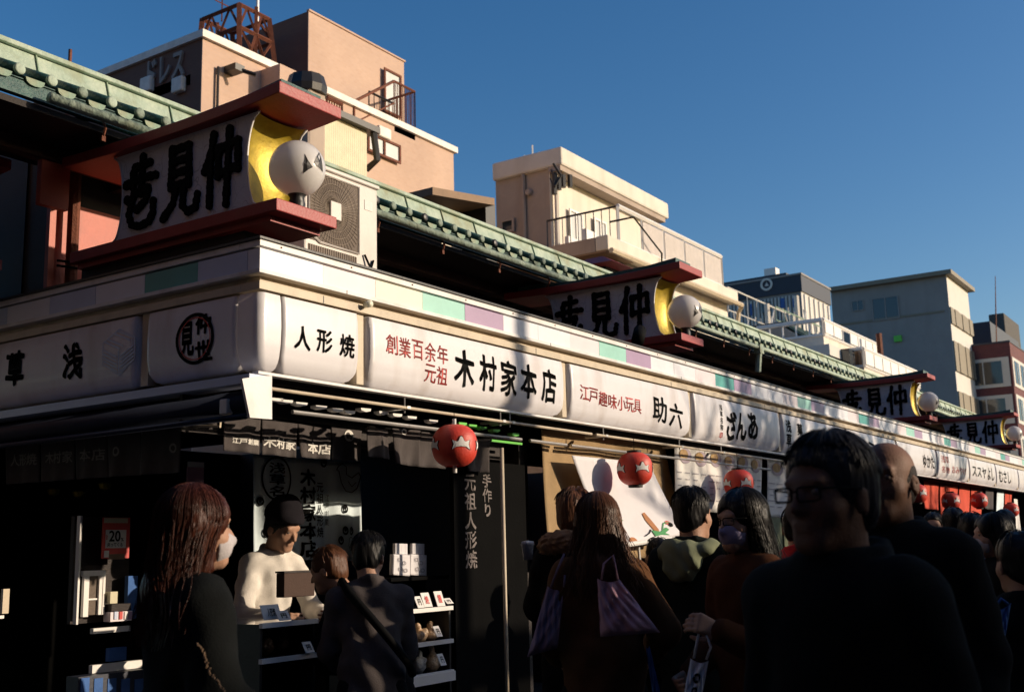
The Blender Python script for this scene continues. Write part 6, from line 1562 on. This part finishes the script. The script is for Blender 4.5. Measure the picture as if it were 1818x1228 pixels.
P_(1020, 862, 5.5, 15, 'woman with a brown fur collar and dark hair standing left of the lilac tote bag', 'black coat cloth', hair='short', hair_m='hairbrown2', fur='fur trim', female=True, seed=5, coat_len=.4, bulk=1.3, strands=200, hands=.7, head=(-.3, -.2, 0), arms=[((-.27, .10, 1.15), (-.20, .18, 1.36)), ((.25, .05, 1.10), (.12, .28, 1.05))])
P_(1058, 870, 4.65, 42, 'woman with long straight brown hair seen from behind, brown sleeve lit by sun', 'brown coat cloth', hair='long', hair_m='hairbrown2', female=True, seed=6, coat_len=.42, bulk=1.15, hres=.0055, strands=520, hairlen=.34, head=(-.1, 0, 0), arms=[((-.25, .02, 1.12), (-.14, .22, 1.02)), ((.31, -.01, 1.13), (.26, .22, 1.02))])
P_(1228, 860, 5.45, -2, 'young man with black hair and an olive hood, seen from behind', 'dark green coat cloth', hair='short', hair_m='hairblack', hood='olive cloth', seed=7, coat_len=.5, bulk=1.3, hres=.0055, strands=260, head=(-.1, -.05, 0))
P_(1312, 862, 4.5, 152, 'masked woman with round glasses and long black hair in a rust coat', 'rust coat cloth', hair='long', hair_m='hairblack', mask='lilac mask cloth', glasses=True, female=True, seed=8, coat_len=.4, bulk=1.15, hres=.005, strands=320, hairlen=.40, head=(.1, -.05, 0), hands=.9, arms=[((-.23, .05, 1.06), (-.13, .27, 1.17)), ((.24, .0, 1.10), (.16, .20, .98))])
P_(1412, 893, 6.6, 20, 'person in a bright red jacket behind the man with glasses', 'red jacket cloth', hair='short', seed=9, coat_len=.7, bulk=1.35)
P_(1462, 757, 2.35, 160, 'elderly man with rectangular glasses in dark clothes close to the camera', 'black coat cloth', hair='short', hair_m='hairgrey', glasses=True, seed=10, skin='skinshade', coat_len=.5, bulk=1.6, hres=.004, strands=500, collar=.03, head=(0, -.04, 0), foldamp=.006)
P_(1566, 765, 3.4, 176, 'bald man in a black coat behind the man with glasses', 'black coat cloth', hair='bald', hair_m='stubble', seed=11, skin='skinshade', coat_len=.5, bulk=1.45, hres=.0045, head=(.0, .0, 0), strands=0)
P_(1690, 897, 9.0, 20, 'dark haired shopper in the distance below the left small lantern', 'dark wool', hair='short', seed=12, hres=.008, strands=60, group=G_)
P_(1722, 905, 7.6, 10, 'shopper with a blue and white patterned scarf in the far crowd', 'black coat cloth', hair='short', seed=13, hood='blue white pattern', hres=.008, strands=60, group=G_, bulk=1.2)
P_(1757, 906, 6.4, 120, 'masked dark haired shopper near the right edge', 'black coat cloth', hair='bob', mask='mask cloth', seed=14, hres=.008, strands=80, group=G_, bulk=1.2, female=True)
P_(1802, 935, 4.2, 40, 'dark clothed person cut by the right edge holding a blue plastic bag', 'black coat cloth', hair='short', seed=15, hres=.008, strands=60, bulk=1.4, coat_len=.4, arms=[((-.26, .02, 1.10), (-.22, .16, .98)), ((.26, .02, 1.10), (.22, .14, 1.0))])
P_(1655, 905, 9.5, 190, 'small dark figure in the far crowd right of the bald man', 'dark wool', hair='short', seed=16, hres=.01, strands=40, group=G_)
P_(1780, 900, 10.5, 30, 'far shopper between the distant banners at the right', 'dark wool', hair='short', seed=17, hres=.01, strands=0, group=G_)
P_(1165, 950, 7.2, 60, 'short dark haired shopper in front of the painted white sheet', 'dark wool', hair='short', seed=19, hres=.008, strands=60, bulk=1.1)

# ---- things people carry
def tote(q, dist, m, label, th=.05, handles=None, cat='bag', name='tote_bag', prints=None):
    P = [at(x, y, dist) for x, y in q]
    nrm = np.array((CAM[0]-P[0][0], CAM[1]-P[0][1], 0)); nrm /= np.linalg.norm(nrm)
    cen = sum(P)/4; e = empty(name, tuple(P[2]*.5+P[3]*.5), label, cat)
    def fs(s_):
        def fn(u, t):
            p = P[0]*(1-u)*(1-t)+P[1]*u*(1-t)+P[2]*u*t+P[3]*(1-u)*t
            b = th*(math.sqrt(max(0, 1-(2*u-1)**4)))*(math.sqrt(max(0, 1-max(0, 2*t-1)**4)))*(.25+.75*t)
            return p+nrm*s_*(b+.012*sin(u*13+t*7)*sin(t*9)*(u*(1-u)*4)+.006*sin(u*31-t*12)*t*(1-t)*4)+np.array((0, 0, -.012*4*u*(1-u)*(1-t)))
        return fn
    MB().grid(fs(1), 22, 22).grid(fs(-1), 22, 22).build('bag_body', m, e, smooth=True)
    for h in (handles or []):
        MB().tube([at(x, y, dist-.02) for x, y in h], .005, 6).build('handle', m, e, smooth=True)
    f1 = fs(1)
    for (u, t, ru, rt, mm) in (prints or []): blob_print(f1, u, t, ru, rt, mm, e, out=tuple(nrm*.004), ring=.5)
    return e
tote(((1060, 1026), (1100, 1028), (1172, 1122), (1066, 1130)), 4.40, 'pink canvas', 'pink canvas tote bag hanging at the back of the long haired woman', .05, [((1068, 1028), (1072, 1000), (1088, 985), (1097, 1028))])
tote(((972, 1040), (1003, 1042), (990, 1150), (936, 1165)), 4.55, 'purple canvas', 'dull purple tote bag with thin strap left of the long haired woman', .05, [((978, 1042), (990, 1010), (1002, 982)), ((1001, 1042), (1003, 1020))])
tote(((1226, 1168), (1258, 1172), (1244, 1250), (1210, 1250)), 4.25, 'whitecloth', 'white printed paper carrier bag at the bottom, held by the masked woman', .03, [((1232, 1168), (1238, 1135), (1244, 1110)), ((1254, 1170), (1262, 1148), (1248, 1110))], name='paper_bag', prints=[(.5, .35, .2, .12, 'ink'), (.5, .65, .15, .1, 'ink')])
tote(((1146, 1145), (1153, 1145), (1175, 1240), (1160, 1240)), 4.45, 'blue plastic', 'blue plastic bag sliver below the pink tote bag', .02, name='plastic_bag')
tote(((1755, 1080), (1795, 1070), (1785, 1130), (1768, 1150)), 3.9, 'blue plastic', 'crumpled blue plastic bag at the lower right edge', .05, [((1765, 1080), (1778, 1062), (1790, 1072))], name='plastic_bag')
# clear cup held up by the fur collar woman
p = at(937, 976, 5.35); tag(MB().lathe([(.0, -.045), (.022, -.045), (.029, .022), (.032, .027), (.028, .04), (0, .045)], p, 18).build('plastic_cup', 'cupplastic', smooth=True), 'clear plastic cup held up left of the fur collar', 'cup')
# box on the counter by the assistant
a, b = on(500, 1017, 'y', .62), on(554, 1050, 'y', .62)
bx = empty('gift_box', ((a[0]+b[0])/2, .6, b[2]), 'brown box the shop assistant holds over the counter', 'box')
MB().box(a[0], b[0], .60, .66, b[2]-.02, a[2]).build('box_body', 'boxbrown', bx, bevel=.004); MB().box(a[0]-.004, b[0]+.004, .596, .664, a[2]+.0005, a[2]+.01).build('box_lid', 'darkwood', bx)
# beaded chain on the black coat at the left
bc = MB(); r = random.Random(2)
for i in range(46):
    t = i/45; p = at(350+46*t+3*sin(t*9), 1142+90*t, 2.86)
    bc.lathe([(0, -.003), (.0026, 0), (0, .003)], p+np.array((r.uniform(-.004, .004), r.uniform(-.004, .004), 0)), 6)
tag(bc.build('beaded_bag_chain', 'brownroof'), 'glinting beaded bag chain across the black coat of the woman at left', 'bag chain')
